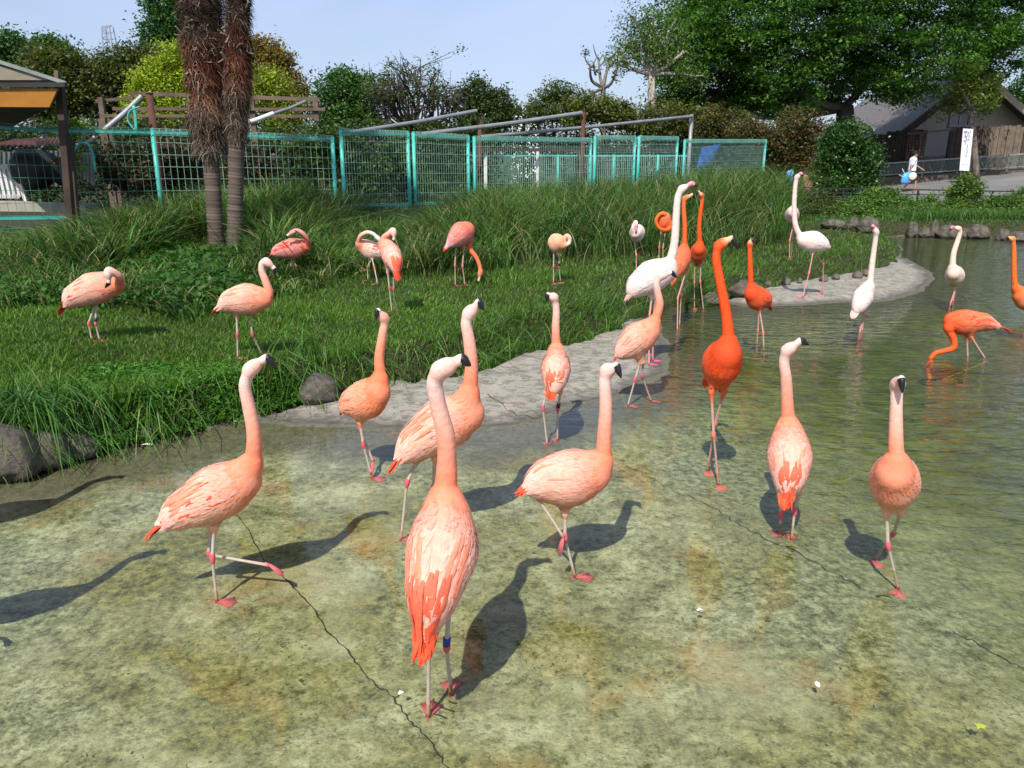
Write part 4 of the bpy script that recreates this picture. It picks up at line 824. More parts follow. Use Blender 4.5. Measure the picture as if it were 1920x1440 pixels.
tree('bush', 'grassy bush at the right edge of the far shore', 'bush', foot(1900, 21.5), [blob(1890, 385, 21.5, 40, 18), blob(1930, 375, 22, 36, 22), blob(1870, 410, 20.5, 40, 18), blob(1915, 415, 20.3, 44, 22), blob(1850, 395, 21.5, 30, 18)], .05, [(.6, (.07, .15, .02)), (.4, (.11, .19, .035))], 700, 26, .16, .07)
tree('tree', 'dark green tree beyond the roof at the right edge', 'tree', foot(1905, 70), [blob(1905, 185, 70, 26, 26), blob(1940, 170, 70, 40, 40), blob(1900, 215, 70, 26, 20)], .3, GR, 200, 30, .8, .3)
tree('bush', 'green climbing growth behind the dark part of the fence', 'bush', foot(700, 18.5), [blob(600, 265, 17.5, 34, 24), blob(690, 330, 18, 40, 40), blob(740, 300, 18.6, 30, 40), blob(580, 300, 17.5, 46, 40), blob(660, 290, 17.8, 22, 40), blob(780, 350, 19, 40, 24)], .05, [(.5, (.05, .10, .02)), (.5, (.08, .13, .025))], 520, 26, .22, .09)
tree('bush', 'yellow green leaves behind the brown shelter post', 'bush', foot(140, 15), [blob(140, 238, 15, 16, 8), blob(135, 256, 15, 12, 8), blob(142, 300, 15, 10, 20)], .03, [(1, (.20, .30, .03))], 70, 24, .12, .06)
# dark, dry undergrowth heaps inside the enclosure
tree('brush_pile', 'heap of brown dead branches and leaves behind the left fence', 'brush pile', foot(290, 16.5), [blob(230, 310, 16.5, 50, 40), blob(320, 290, 16.5, 50, 30), blob(280, 330, 16.5, 60, 30), blob(350, 320, 17, 40, 40), blob(470, 310, 17, 50, 36)], .04, [(.4, (.11, .07, .04)), (.3, (.06, .05, .025)), (.3, (.04, .06, .018))], 620, 22, .20, .09)

def hedge(label, u0, u1, Y, vt, cols, n, cat='hedge'):
    bl = [blob(u, vt + 18 + R.uniform(-8, 10), Y + R.uniform(-.4, .4), (u1 - u0) / 13, 26) for u in np.linspace(u0, u1, 13)] + [blob(u, vt + 70, Y - .3, (u1 - u0) / 13, 50) for u in np.linspace(u0, u1, 13)] + [blob(u, vt + 120, Y - .3, (u1 - u0) / 13, 40) for u in np.linspace(u0, u1, 9)]
    return tree('hedge', label, cat, foot((u0 + u1) / 2, Y), bl, .05, cols, n, 26, .32, .12, nlimb=0, shell=.5)
hedge('dark green hedge mass closing the view behind the right half of the fence', 840, 1460, 31.5, 246, [(.4, (.05, .10, .02)), (.3, (.09, .13, .03)), (.3, (.03, .06, .012))], 2100)
hedge('dark undergrowth behind the left enclosure and pergola', -80, 860, 25, 242, [(.4, (.045, .085, .018)), (.3, (.07, .12, .025)), (.3, (.06, .045, .022))], 2300)
# --- bare pruned trees
def bare(name, label, base, pts, mat, seed=0, leafc=None, nl=0, lr=.2, ls=.1, cat='tree'):
    o = empty(name, base, label, cat); mb = MB()
    for path, r0, r1 in pts: mb.tube(catmull(path, 3), np.linspace(r0, r1, (len(path) - 1) * 3 + 1), 7)
    mb.build('trunk', M[mat], o, True)
    if nl:
        ends = np.array([p[0][-1] for p in pts[1:]] + [(np.array(p[0][-1]) + np.array(p[0][-2])) / 2 for p in pts[1:]]); k = R.randint(0, len(ends), nl); C0 = ends[k] + R.normal(size=(nl, 3)) * lr * .5
        kk = np.repeat(np.arange(nl), 20); P = C0[kk] + R.normal(size=(len(kk), 3)) * lr * .32; V, F, C = leaves_geo(P, ls * R.uniform(.6, 1.3, len(P)), jit(leafc, len(P), .3, .2))
        link('crown', fastmesh('crown', rel(V, o), F, C), M['leaf'], o)
    return o
def branchy(base, top, r, n, lenf, spread, Y, levels=2, rng_=None):
    """trunk path plus recursive stubby branches"""
    base = np.array(base); top = np.array(top); out = [([base, base * .5 + top * .5 + R.normal(size=3) * .05, top], r, r * .6)]
    def rec(p, d, L, r_, lv):
        e = p + d * L; m_ = (p + e) / 2 + R.normal(size=3) * L * .12; out.append(([p, m_, e], r_, r_ * .45))
        if lv:
            for _ in range(3):
                q_ = nrm(d + R.normal(size=3) * spread); q_[2] = abs(q_[2]) * .8 + .1; rec(p + (e - p) * R.uniform(.45, 1), nrm(q_), L * R.uniform(.45, .75), r_ * .55, lv - 1)
    for i in range(n):
        t = R.uniform(.45, 1); a = i * 2.4 + R.rand(); d = nrm([math.cos(a), math.sin(a), R.uniform(.3, 1.1)]); rec(base + (top - base) * t, d, lenf * R.uniform(.7, 1.2), r * .5, levels)
    return out
def pruned(u, Y, fork, ends, r):
    b = foot(u, Y); f = pd(*fork, Y); out = [([b, b * .5 + f * .5, f], r, r * .8)]
    for (eu, ev) in ends:
        e = pd(eu, ev, Y + R.uniform(-.9, .9)); m_ = f + (e - f) * .5 + R.normal(size=3) * .10 + [0, 0, -.08]; out.append(([f, m_, e], r * .60, r * .30))
        for _ in range(5):
            q_ = f + (e - f) * R.uniform(.45, 1); e2 = q_ + nrm(nrm(e - f) * .7 + R.normal(size=3) * .6 + [0, 0, .3]) * R.uniform(.25, .75); out.append(([q_, (q_ + e2) / 2 + R.normal(size=3) * .05, e2], r * .28, r * .10))
    return b, out
b, out = pruned(1220, 34, (1222, 140), [(1172, 75), (1196, 48), (1228, 40), (1252, 62), (1284, 95), (1160, 120), (1290, 140), (1212, 80)], .19)
bare('tree', 'pale trunked pruned tree with white stubby limbs before the huge dark tree', b, out, 'pale_bark', leafc=(.11, .19, .035), nl=420, lr=.55, ls=.11)
b, out = pruned(1130, 38, (1131, 165), [(1106, 122), (1122, 108), (1148, 105), (1158, 128), (1108, 178)], .15)
bare('tree', 'bare pale pruned tree standing against the sky', b, out, 'grey_bark', leafc=(.10, .14, .05), nl=22, lr=.3, ls=.1)
b, out = pruned(1821, 39, (1822, 205), [(1788, 150), (1805, 168), (1824, 140), (1850, 160), (1862, 178), (1790, 200), (1850, 200)], .16)
bare('tree', 'small pruned tree with pale trunk behind the white banner', b, out, 'grey_bark', leafc=(.14, .20, .035), nl=300, lr=.42, ls=.14)
# tangled dead looking shrub in the middle
b = foot(775, 26); pts = [([b, pd(775, 243, 26)], .14, .11)]
for i in range(46):
    a = R.uniform(-1, 1); e = pd(775 + a * 85 + R.normal() * 8, 205 - 95 * (1 - .55 * abs(a)) * R.uniform(.35, 1.05), 26 + R.uniform(-1.2, 1.2)); s = pd(775 + a * 4, 246, 26); m1 = s + (e - s) * .4 + np.array([a * .35, 0, -.15]) + R.normal(size=3) * .15
    pts.append(([s, m1, s + (e - s) * .75 + R.normal(size=3) * .12, e], .055 * R.uniform(.5, 1.2), .012))
    for _ in range(3):
        q_ = m1 + (e - m1) * R.uniform(.2, .9); pts.append(([q_, q_ + (e - q_) * .5 + R.normal(size=3) * .2, q_ + R.normal(size=3) * [.5, .3, .3] + [0, 0, .35]], .02, .006))
bare('tree', 'tangled nearly leafless tree in the centre of the background', b, pts, 'bark', leafc=(.08, .13, .03), nl=150, lr=.3, ls=.09)
for (u, v, rr_) in ((560, 130, 12), (500, 75, 16)):
    pass
# ------------------------------------------------------------------ fences
def fline(u, v=250):
    """point of the fence line seen at pixel column u (world x, y)"""
    best = None
    for i in range(2):
        (x0, y0), (x1, y1) = FP[i], FP[i + 1]; d = ray(u, v); k = d[0] / d[1]
        t = (k * y0 - x0) / ((x1 - x0) - k * (y1 - y0))
        if i == 0 and t <= 1.0: return np.array([x0 + t * (x1 - x0), y0 + t * (y1 - y0)])
        if i == 1: return np.array([x0 + t * (x1 - x0), y0 + t * (y1 - y0)])
def zpix(p, v):
    y = -(v - 720) / FPX; dy = math.cos(PITCH) + y * math.sin(PITCH); dz = -math.sin(PITCH) + y * math.cos(PITCH); return CAMH + dz / dy * p[1]
def post(o, p, z0, z1, r=.038, name='post', mat='turq'):
    b = MB(); b.tube([(p[0], p[1], z0), (p[0], p[1], z1)], [r, r], 14); b.tube([(p[0], p[1], z1), (p[0], p[1], z1 + .012)], [r * 1.08, r * .8], 14); b.build(name, M[mat], o, True)
def panel(o, u0, u1, vt0, vt1, vb0, vb1, vs, hs, low=.18, posts=(True, True), wt=1.0, wm='wire'):
    a, b = fline(u0), fline(u1); zt0, zt1 = zpix(a, vt0), zpix(b, vt1); zb0, zb1 = zpix(a, vb0), zpix(b, vb1); L = np.hypot(*(b - a)); d = (b - a) / L; nrm_ = np.array([d[1], -d[0]])
    if posts[0]: post(o, a, gz(*a) - .1, zt0 + .03)
    if posts[1]: post(o, b, gz(*b) - .1, zt1 + .03)
    m = MB(); m.bar((*a, zt0 - .02), (*b, zt1 - .02), .05, .045); m.build('top_rail', M['turq'], o); m = MB(); m.bar((*a, zb0), (*b, zb1), .05, .05); m.build('bottom_rail', M['turq'], o)
    w = MB(); n = int(L / vs); f = .022
    for i in range(1, n):
        t = i / n; p = a + (b - a) * t + nrm_ * f; z1 = zt0 + (zt1 - zt0) * t + .05; w.bar((*p, low), (*p, z1), .0065 * wt, .0065 * wt)
        q_ = p + nrm_ * .05; w.bar((*p, z1), (*q_, z1 - .055), .0065 * wt, .0065 * wt); w.bar((*q_, z1 - .055), (*p, z1 - .11), .0065 * wt, .0065 * wt)
    kk = int((zt0 - low) / hs)
    for j in range(kk + 1):
        z0 = zt0 + .02 - j * hs
        if z0 < low: break
        w.bar((*(a + nrm_ * (f + .006)), z0), (*(b + nrm_ * (f + .006)), z0 + (zt1 - zt0) * (1 - j / kk)), .0075, .0075)
    for zo, oo in ((-.005, .05), (.045, 0.0), (-.06, 0.0)):
        w.bar((*(a + nrm_ * (f + oo)), zt0 + zo), (*(b + nrm_ * (f + oo)), zt1 + zo), .0075, .0075)
    ob = w.build('wire_mesh', M[wm], o); ob['kind'] = 'stuff'
def mk(label, u):
    p = fline(u); return empty('wire_fence', (p[0], p[1], gz(*p)), label, 'fence', 'turquoise wire fence sections')
o = mk('long turquoise wire fence section behind the palm trunks', 300)
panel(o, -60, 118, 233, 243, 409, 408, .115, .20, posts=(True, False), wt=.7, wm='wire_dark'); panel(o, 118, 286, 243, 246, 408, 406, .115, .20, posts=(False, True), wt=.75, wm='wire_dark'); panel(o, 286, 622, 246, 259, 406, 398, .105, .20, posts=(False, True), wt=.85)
o = mk('wide wire gate leaf in the shade right of the palm trunks', 700); panel(o, 639, 764, 246, 250, 385, 383, .06, .20, wt=.8)
o = mk('narrow wire gate leaf beside the double post', 820); panel(o, 775, 877, 251, 257, 382, 379, .06, .20, wt=.8)
o = mk('wide sunlit wire fence section in the middle', 1000); panel(o, 889, 1108, 259, 262, 377, 368, .06, .20, wt=.8)
o = mk('narrow wire fence section right of the rusty posts', 1150); panel(o, 1116, 1191, 257, 258, 366, 358, .06, .20, wt=.8)
o = mk('narrow wire fence section second from the right end', 1240); panel(o, 1199, 1271, 258, 259, 357, 350, .06, .20, wt=.8)
o = mk('last wire fence section at the right end with blue sheeting behind', 1360); panel(o, 1285, 1437, 264, 264, 348, 345, .06, .20, wt=.8)
# second fence far behind
o = empty('wire_fence', (1.5, 27, .3), 'low turquoise railing deep inside the enclosure', 'fence')
for u in (1046, 1150, 1232):
    p = pd(u, 330, 27); post(o, p[:2], .3, zpix(p, 290), .04)
for v in (292, 362):
    m = MB(); m.bar(pd(880, v, 27), pd(1290, v, 27.2), .04, .05); m.build('rail', M['turq'], o)
w = MB()
for i in range(110):
    p = pd(880 + i * 3.7, 330, 27); w.bar((p[0], 27.03, zpix(p, 362)), (p[0], 27.03, zpix(p, 292)), .012, .012)
w.build('wire_mesh', M['wire'], o)['kind'] = 'stuff'
o = empty('wooden_rail', (3, 24, .3), 'brown wooden beam running behind the middle fence', 'beam'); m = MB(); m.bar(pd(900, 281, 22), pd(1270, 281, 27), .08, .09); m.build('beam', M['brown_wood'], o)
for u in (910, 1008, 1085, 1190):
    p = pd(u, 300, 22 + (u - 900) / 370 * 5); m = MB(); m.bar((p[0], p[1] + .06, .2), (p[0], p[1] + .06, zpix(p, 279)), .08, .08); m.build('support', M['white'] if u < 1050 else M['brown_wood'], o)
# ------------------------------------------------------------------ pipes and posts of the old frames
def pipe(label, a, b, r, mat='steel', Ya=19, Yb=21, cat='pipe', group='slanting grey pipes above the fence'):
    p, q_ = pd(a[0], a[1], Ya), pd(b[0], b[1], Yb); m = MB(); m.tube([p, p * .5 + q_ * .5 + [0, 0, -.02], q_], [r] * 3, 12, cap=False); dd = nrm(q_ - p); m.tube([q_ - dd * .02, q_ + dd * .005], [r * .75, r * .75], 10, (.1, .1, .1))
    o = m.build('pipe', M[mat], smooth=True); tag(o, label, cat, group)
pipe('grey pipe rising right above the shaded gate', (655, 249), (893, 208), .046, Ya=17.2, Yb=20)
pipe('long grey pipe ending at the rusty post in the middle', (790, 252), (1090, 212), .052, Ya=18.6, Yb=21.5)
pipe('longest thin grey pipe ending above the right fence sections', (900, 257), (1298, 218), .046, Ya=19.5, Yb=25.5)
pipe('weathered pipe rising from the fence to the rusty post left of the palms', (196, 244), (266, 181), .052, Ya=14.5, Yb=14.8)
pipe('white pipe slanting right of the palm trunks', (440, 236), (512, 213), .045, 'white', 16, 16.6); pipe('thin pale pipe among leaves right of the palm trunks', (512, 213), (572, 190), .03, 'steel', 16.6, 17.2)
pipe('short dark pipe low behind the left fence', (158, 270), (178, 257), .04, 'steel', 14.6, 14.7)
def rpost(label, u, vt, vb, Y, r, mat='rust', name='post'):
    p = pd(u, vt, Y); m = MB(); m.tube([(p[0], Y, gz(p[0], Y) - .1), p], [r, r * .96], 12); m.tube([p, p + [0, 0, .02]], [r * 1.15, r * 1.1], 12); o = m.build(name, M[mat], smooth=True); tag(o, label, 'post', 'rusty posts behind the fence')
rpost('rusty brown post left of the palm trunks with a pipe end fixed to it', 280, 176, 380, 14.9, .062)
rpost('rusty post behind the middle of the fence at the end of the first pipe', 899, 223, 370, 20.2, .05); rpost('rusty post in the sunlit fence section', 1094, 208, 360, 21.6, .055); rpost('grey post under the end of the longest pipe', 1297, 216, 300, 25.6, .06, 'steel')
# ------------------------------------------------------------------ pergola
o = empty('pergola', foot(330, 19), 'weathered wooden pergola rails crossing behind the palm trunks', 'pergola')
for (u0, v0, u1, v1, Y, w_) in ((243, 175, 600, 187, 19.2, .085), (212, 204, 610, 205, 19.6, .07), (188, 217, 600, 218, 19.9, .07), (180, 190, 250, 183, 20.2, .07)):
    m = MB(); m.bar(pd(u0, v0, Y), pd(u1, v1, Y), .06, w_); m.build('rail', M['wood'], o)
for u, vt, Y in ((186, 186, 20), (590, 185, 19.6), (470, 186, 19.6), (430, 190, 21)):
    p = pd(u, vt, Y); m = MB(); m.bar((p[0], Y + .08, .2), (p[0], Y + .08, p[2] + .05), .12, .10); m.build('support', M['wood'], o)
for k in range(2):
    m = MB(); a = pd(192, 222 + 8 * k, 20.0 + .02 * k); b = pd(206, 222 + 8 * k, 20.0); m.bar((a[0], 20.1, .5), (a[0] + .0, 20.1, a[2]), .3, .03) if k == 0 else None
    if m.V: m.build('board', M['wood'], o)
# green hose loop
m = MB(); m.tube(catmull([pd(140, 282, 13.6), pd(152, 268, 13.6), pd(166, 272, 13.6), pd(174, 290, 13.6), pd(179, 322, 13.6)], 5), .022, 8); tag(m.build('hose', M['turq'], smooth=True), 'turquoise hose arching behind the left fence', 'hose')
m = MB(); m.tube(catmull([pd(262, 200, 14.6), pd(244, 208, 14.6), pd(240, 226, 14.6), pd(254, 246, 14.6)], 5), .016, 6); m.tube(catmull([pd(250, 198, 14.6), pd(254, 222, 14.6), pd(255, 246, 14.6)], 5), .03, 6, flat=.3); tag(m.build('strap', M['turq'], smooth=True), 'torn green strap hanging from the pipe left of the palms', 'strap')
# ------------------------------------------------------------------ shelter at the left
o = empty('shelter', gnd(128, 434), 'open shelter corner with grey green roof and yellow fascia at the left edge', 'shelter')
Ys = 11.6
def quadslab(m, P, th, c=(1, 1, 1)):
    P = [np.array(p, float) for p in P]; n_ = nrm(np.cross(P[1] - P[0], P[2] - P[0])) * th; m.hexa([p - n_ for p in P] + list(P), c)
e0 = pd(123, 152, Ys); rg = pd(-60, 96, Ys); m = MB(); quadslab(m, [rg + [0, 0, .02], e0, e0 + [-2.6, 4, .35], rg + [-2.4, 4, .02]], .05); m.build('roof', m_plain('roof_sheet', (.23, .27, .24), .6, bumpsc=8, var=.4), o)
m = MB(); m.bar(e0 + [0, -.02, -.05], pd(-60, 153, Ys - .02) + [0, 0, -.05], .05, .06); m.build('edge_strip', M['black_rail'], o)
M['yellow'] = m_plain('yellow_ochre_board', (.40, .16, .010), .55, bumpsc=6, var=.25)
a, b, c_, d_ = pd(108, 166, Ys), pd(-60, 165, Ys), pd(-60, 200, Ys), pd(92, 201, Ys); m = MB(); m.hexa([d_, d_ + [0, .04, 0], c_ + [0, .04, 0], c_, a, a + [0, .04, 0], b + [0, .04, 0], b]); m.build('fascia', M['yellow'], o)
g1, g2, g3 = pd(100, 150, Ys + .03), pd(-60, 108, Ys + .03), pd(-60, 150, Ys + .03); m = MB(); m.add([g1, g2, g3, g1 + [0, .03, 0], g2 + [0, .03, 0], g3 + [0, .03, 0]], [[0, 1, 2], [5, 4, 3], [0, 3, 4, 1], [1, 4, 5, 2], [2, 5, 3, 0]]); m.build('gable_board', m_plain('plywood', (.30, .27, .2), .8, var=.3), o)
m = MB(); quadslab(m, [pd(92, 201, Ys + .1), pd(-60, 201, Ys + .1), pd(-60, 262, Ys + 4), pd(20, 240, Ys + 4)], .04); m.build('ceiling_board', M['brown_wood'], o)
pb = pd(131, 440, 12.2); m = MB(); m.bar(pb - [0, 0, .5], pd(112, 158, 12.0), .10, .10); m.build('post', M['brown_wood'], o)
pb2 = pd(138, 415, 12.35); m = MB(); m.bar((pb2[0], pb2[1], .1), pd(131, 262, pb2[1]), .08, .08); m.build('post', M['brown_wood'], o); m = MB(); m.bar(pd(107, 132, Ys + .4), pd(107, 155, Ys + .4), .06, .06); m.build('post', M['wood'], o)
# things inside the left enclosure
o = empty('white_crib', foot(10, 15.5), 'white slatted crib like frame behind the left fence', 'slatted frame')
p0, p1 = pd(-30, 312, 15.3), pd(26, 310, 15.6); z0 = zpix(p0, 370)
for v in (313, 368):
    m = MB(); m.bar((*p0[:2], zpix(p0, v)), (*p1[:2], zpix(p1, v)), .04, .08); m.build('rail', M['white'], o)
for i in range(7):
    q_ = p0 + (p1 - p0) * (i / 6); m = MB(); m.bar((q_[0], q_[1], z0), (q_[0] - .03, q_[1], q_[2]), .07, .03); m.build('slat', M['white'], o)
m = MB(); m.bar((p1[0] + .12, p1[1], z0 - .1), (p1[0], p1[1], zpix(p1, 296)), .06, .06); m.build('leg', M['white'], o)
def corr(label, P, n, mat, name='corrugated_sheet'):
    a, b, c, d = [np.array(p, float) for p in P]; V = []; F = []; m_ = n * 6
    nn = nrm(np.cross(b - a, d - a))
    for i in range(m_ + 1):
        t = i / m_; w_ = nn * .02 * math.sin(t * n * 2 * math.pi)
        V += [a + (b - a) * t + w_, d + (c - d) * t + w_, a + (b - a) * t + w_ + nn * .004, d + (c - d) * t + w_ + nn * .004]
        if i: k = 4 * i; F += [[k - 4, k, k + 1, k - 3], [k - 2, k - 1, k + 3, k + 2]]
    o = link(name, fastmesh(name, V, F, (1, 1, 1)), mat); tag(o, label, 'metal sheet')
gsh = m_plain('grey_sheet', (.19, .20, .19), .55, .2, var=.5); rsh = m_plain('rust_red_sheet', (.17, .06, .045), .7, var=.4)
corr('grey corrugated sheet wall deep in the left enclosure', [pd(-20, 345, 18), pd(122, 350, 18.5), pd(122, 282, 18.5), pd(-20, 285, 18)], 16, gsh)
corr('rust red corrugated low roof behind the left fence', [pd(-30, 275, 15.6), pd(122, 272, 16), pd(118, 258, 17.2), pd(30, 262, 17)], 14, rsh)
corr('grey corrugated panel right of the brown post', [pd(150, 330, 15.4), pd(178, 350, 15.4), pd(176, 288, 15.4), pd(150, 285, 15.4)], 4, m_plain('pale_sheet', (.34, .33, .33), .6, var=.3))
corr('dark red sheet leaning left of the brown post', [pd(85, 308, 15.2), pd(124, 308, 15.2), pd(124, 293, 15.3), pd(120, 292, 15.3)], 3, rsh)
m = MB(); P = [pd(-40, 378, 15), pd(160, 384, 15), pd(160, 398, 15), pd(-40, 396, 15)]; m.hexa([P[3], P[2], P[2] + [0, .5, 0], P[3] + [0, .5, 0], P[0], P[1], P[1] + [0, .5, 0], P[0] + [0, .5, 0]]); tag(m.build('concrete_kerb', m_plain('old_concrete', (.36, .33, .27), .9, bumpsc=12, var=.4)), 'pale concrete slab behind the left fence', 'slab')
m = MB(); m.tube(catmull([pd(30, 330, 15.8), pd(60, 318, 15.8), pd(100, 320, 15.8), pd(120, 345, 15.8)], 4), [.16, .3, .36, .4, .42, .4, .38, .33, .28, .22, .17, .12, .08][:13], 10); tag(m.build('cow_statue', m_plain('dark_tarp', (.012, .012, .012), .6), smooth=True), 'dark rounded bundle behind the left fence', 'bundle').name = 'dark_bundle'
m = MB(); P = [pd(1308, 314, 27.3), pd(1330, 308, 27.6), pd(1352, 270, 27.8), pd(1318, 276, 27.5)]; quadslab(m, P, .04); tag(m.build('blue_sheet', m_plain('blue_tarp', (.02, .10, .42), .6, bumpsc=5, bst=1., var=.5)), 'blue sheeting behind the last fence section', 'tarp')
for u, v, w_, h_, lab in ((972, 212, 14, 22, 'small white house wall seen between the bushes'), (995, 222, 16, 12, 'pale wall low between the bushes')):
    m = MB(); a = pd(u - w_, v + h_ / 2, 44); b = pd(u + w_, v - h_ / 2, 44); m.box((a[0], 44, -1), (b[0], 47, b[2])); m.box((a[0] + .25, 43.97, a[2] + .2), (a[0] + .6, 44, a[2] + .6), (.1, .1, .12)); tag(m.build('white_house', M['vcw'] if 'vcw' in M else M['vc']), lab, 'house')
# ------------------------------------------------------------------ pylon
o = empty('pylon', (pd(208, 100, 420)[0], 420, 0), 'distant grey lattice power pylon on the skyline', 'pylon')
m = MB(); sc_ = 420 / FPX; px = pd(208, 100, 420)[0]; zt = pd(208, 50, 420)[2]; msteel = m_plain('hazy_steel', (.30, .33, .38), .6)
def lv(z): return sc_ * (6.5 + (zt - z) / sc_ * .055)
zs = [zt - i * sc_ * 10 for i in range(0, 16)]
for i in range(len(zs) - 1):
    for sx in (-1, 1):
        for sy in (-1, 1): m.bar((px + sx * lv(zs[i]), 420 + sy * lv(zs[i]), zs[i]), (px + sx * lv(zs[i + 1]), 420 + sy * lv(zs[i + 1]), zs[i + 1]), .42, .42)
        m.bar((px + sx * lv(zs[i]), 420 - lv(zs[i]), zs[i]), (px - sx * lv(zs[i + 1]), 420 - lv(zs[i + 1]), zs[i + 1]), .3, .3)
    m.bar((px - lv(zs[i]), 420, zs[i]), (px + lv(zs[i]), 420, zs[i]), .3, .3)
m.bar((px - sc_ * 9, 420, zt), (px + sc_ * 8, 420, zt + sc_ * 2), .4, .4); m.bar((px - sc_ * 9, 420, zt - sc_ * 4), (px + sc_ * 8, 420, zt + sc_ * 2), .3, .3)
m.build('lattice', msteel, o)
m = MB()
for v0, v1, v2 in ((92, 90, 100), (98, 94, 106)): m.tube([pd(150, v1 + 4, 440), pd(208, v0 - 2, 420), pd(250, v2 - 2, 430), pd(290, v2 + 6, 440)], .14, 4)
m.build('cable', msteel, o)
# ------------------------------------------------------------------ house, plank wall, railings on the right
o = empty('house', (26, 46, .8), 'low house with grey roof and pale gable under the huge tree', 'house')
def hx(u, Y=46): return pd(u, 250, Y)[0]
x0, x1, xm = hx(1690), hx(1925), hx(1800); ze, zm = pd(1700, 236, 46)[2], pd(1800, 138, 46)[2]
wallm = m_plain('render_wall', (.42, .37, .29), .85, bumpsc=15, var=.15); roofm = m_plain('roof_tiles', (.15, .14, .135), .8, bumpsc=10, var=.25)
m = MB(); m.add([(x0, 46, 0), (x1, 46, 0), (x1, 46, ze), (xm, 46, zm), (x0, 46, ze), (x0, 56, 0), (x1, 56, 0), (x1, 56, ze), (xm, 56, zm), (x0, 56, ze)], [[0, 1, 2, 3, 4], [5, 9, 8, 7, 6], [0, 4, 9, 5], [1, 6, 7, 2], [0, 5, 6, 1]]); m.build('wall', wallm, o)
sl = (zm - ze) / (xm - x0); ov = 2.4
m = MB(); quadslab(m, [(x0 - ov, 44.8, ze - sl * ov), (xm, 44.8, zm), (xm, 57, zm), (x0 - ov, 57, ze - sl * ov)], -.16); m.build('roof', roofm, o)
m = MB(); sr = (zm - ze) / (x1 - xm); quadslab(m, [(xm, 44.8, zm), (x1 + 1.6, 44.8, ze - sr * 1.6), (x1 + 1.6, 57, ze - sr * 1.6), (xm, 57, zm)], -.16); m.build('roof', roofm, o)
bg_ = m_plain('barge_board', (.33, .26, .18), .7)
m = MB(); m.bar((x0 - ov, 44.76, ze - sl * ov - .1), (xm, 44.76, zm - .1), .05, .32); m.build('barge_board', M['brown_wood'], o); m = MB(); m.bar((xm, 44.76, zm - .1), (x1 + 1.6, 44.76, ze - sr * 1.6 - .1), .05, .32); m.build('barge_board', bg_, o)
wz0, wz1 = pd(1790, 235, 46)[2], pd(1790, 208, 46)[2]; wa, wb = hx(1777), hx(1812)
glass = m_plain('dark_window_glass', (.02, .025, .03), .08, spec=.9, var=0)
m = MB(); m.box((wa, 45.95, wz0), (wb, 45.99, wz1)); wf = m.build('window', glass, o); m = MB()
for xx in (wa, (wa + wb) / 2, wb): m.box((xx - .04, 45.9, wz0), (xx + .04, 45.955, wz1))
m.box((wa - .1, 45.88, wz0 - .1), (wb + .1, 45.955, wz0)); m.build('frame', M['steel'], wf)
for i in range(26):
    t = i / 26; m = MB(); yy = 44.9 + t * 12; m.bar((x0 - ov - .03, yy, ze - sl * ov - .02), (x0 - ov + .15, yy, ze - sl * ov + .1), .14, .12); m.build('tile_end', roofm, o)
# plank wall
o = empty('plank_wall', (24, 43.6, .6), 'dark upright wooden plank wall behind the rear railing', 'plank wall')
pl = [m_plain('plank_%s' % n_, c_, .85, bumpsc=14, bst=.5, var=.45) for n_, c_ in (('dark', (.045, .032, .024)), ('brown', (.085, .062, .045)), ('pale', (.20, .155, .11)))]
yw = 43.6; u = 1634.
while u < 1935:
    w_ = R.uniform(6.5, 9); a, b = pd(u, 240, yw)[0], pd(u + w_, 240, yw)[0]; vt = 252 if u < 1660 else (247 - (u - 1660) * .055 if u < 1830 else 236) + R.uniform(-2, 2)
    if not (1732 < u < 1782): m = MB(); m.box((a + .012, yw - R.uniform(0, .05), .3), (b - .012, yw + .06, pd(u, vt, yw)[2])); m.build('plank', pl[0] if u < 1700 else pl[1] if u < 1845 else (pl[2] if R.rand() < .65 else pl[1]), o)
    u += w_
m = MB(); a, b = pd(1732, 240, yw), pd(1784, 240, yw); m.box((a[0], yw - .02, pd(1750, 302, yw)[2]), (b[0], yw + .02, pd(1750, 247, yw)[2])); pw = m.build('glass_door', glass, o); m = MB()
for uu in (1732, 1784): q_ = pd(uu, 240, yw)[0]; m.box((q_ - .07, yw - .08, .3), (q_ + .07, yw - .025, pd(uu, 244, yw)[2]))
m.build('frame', M['brown_wood'], pw)
for i in range(6): m = MB(); uu = 1704 + i * 5; q_ = pd(uu, 240, yw)[0]; m.box((q_ - .02, yw - .12, .8), (q_ + .02, yw - .08, pd(uu, 250, yw)[2])); m.build('lattice_bar', M['wood'], o)
for i in range(9): vv = 252 + i * 6; m = MB(); m.box((pd(1702, vv, yw)[0], yw - .15, pd(1702, vv, yw)[2] - .02), (pd(1732, vv, yw)[0], yw - .125, pd(1702, vv, yw)[2] + .02)); m.build('lattice_bar', M['wood'], o)
m = MB(); m.bar(pd(1722, 305, yw - .3), pd(1727, 247, yw - .3), .07, .07); m.bar(pd(1700, 251, yw - .32), pd(1790, 243, yw - .32), .05, .07); m.build('lattice_frame', M['wood'], o)
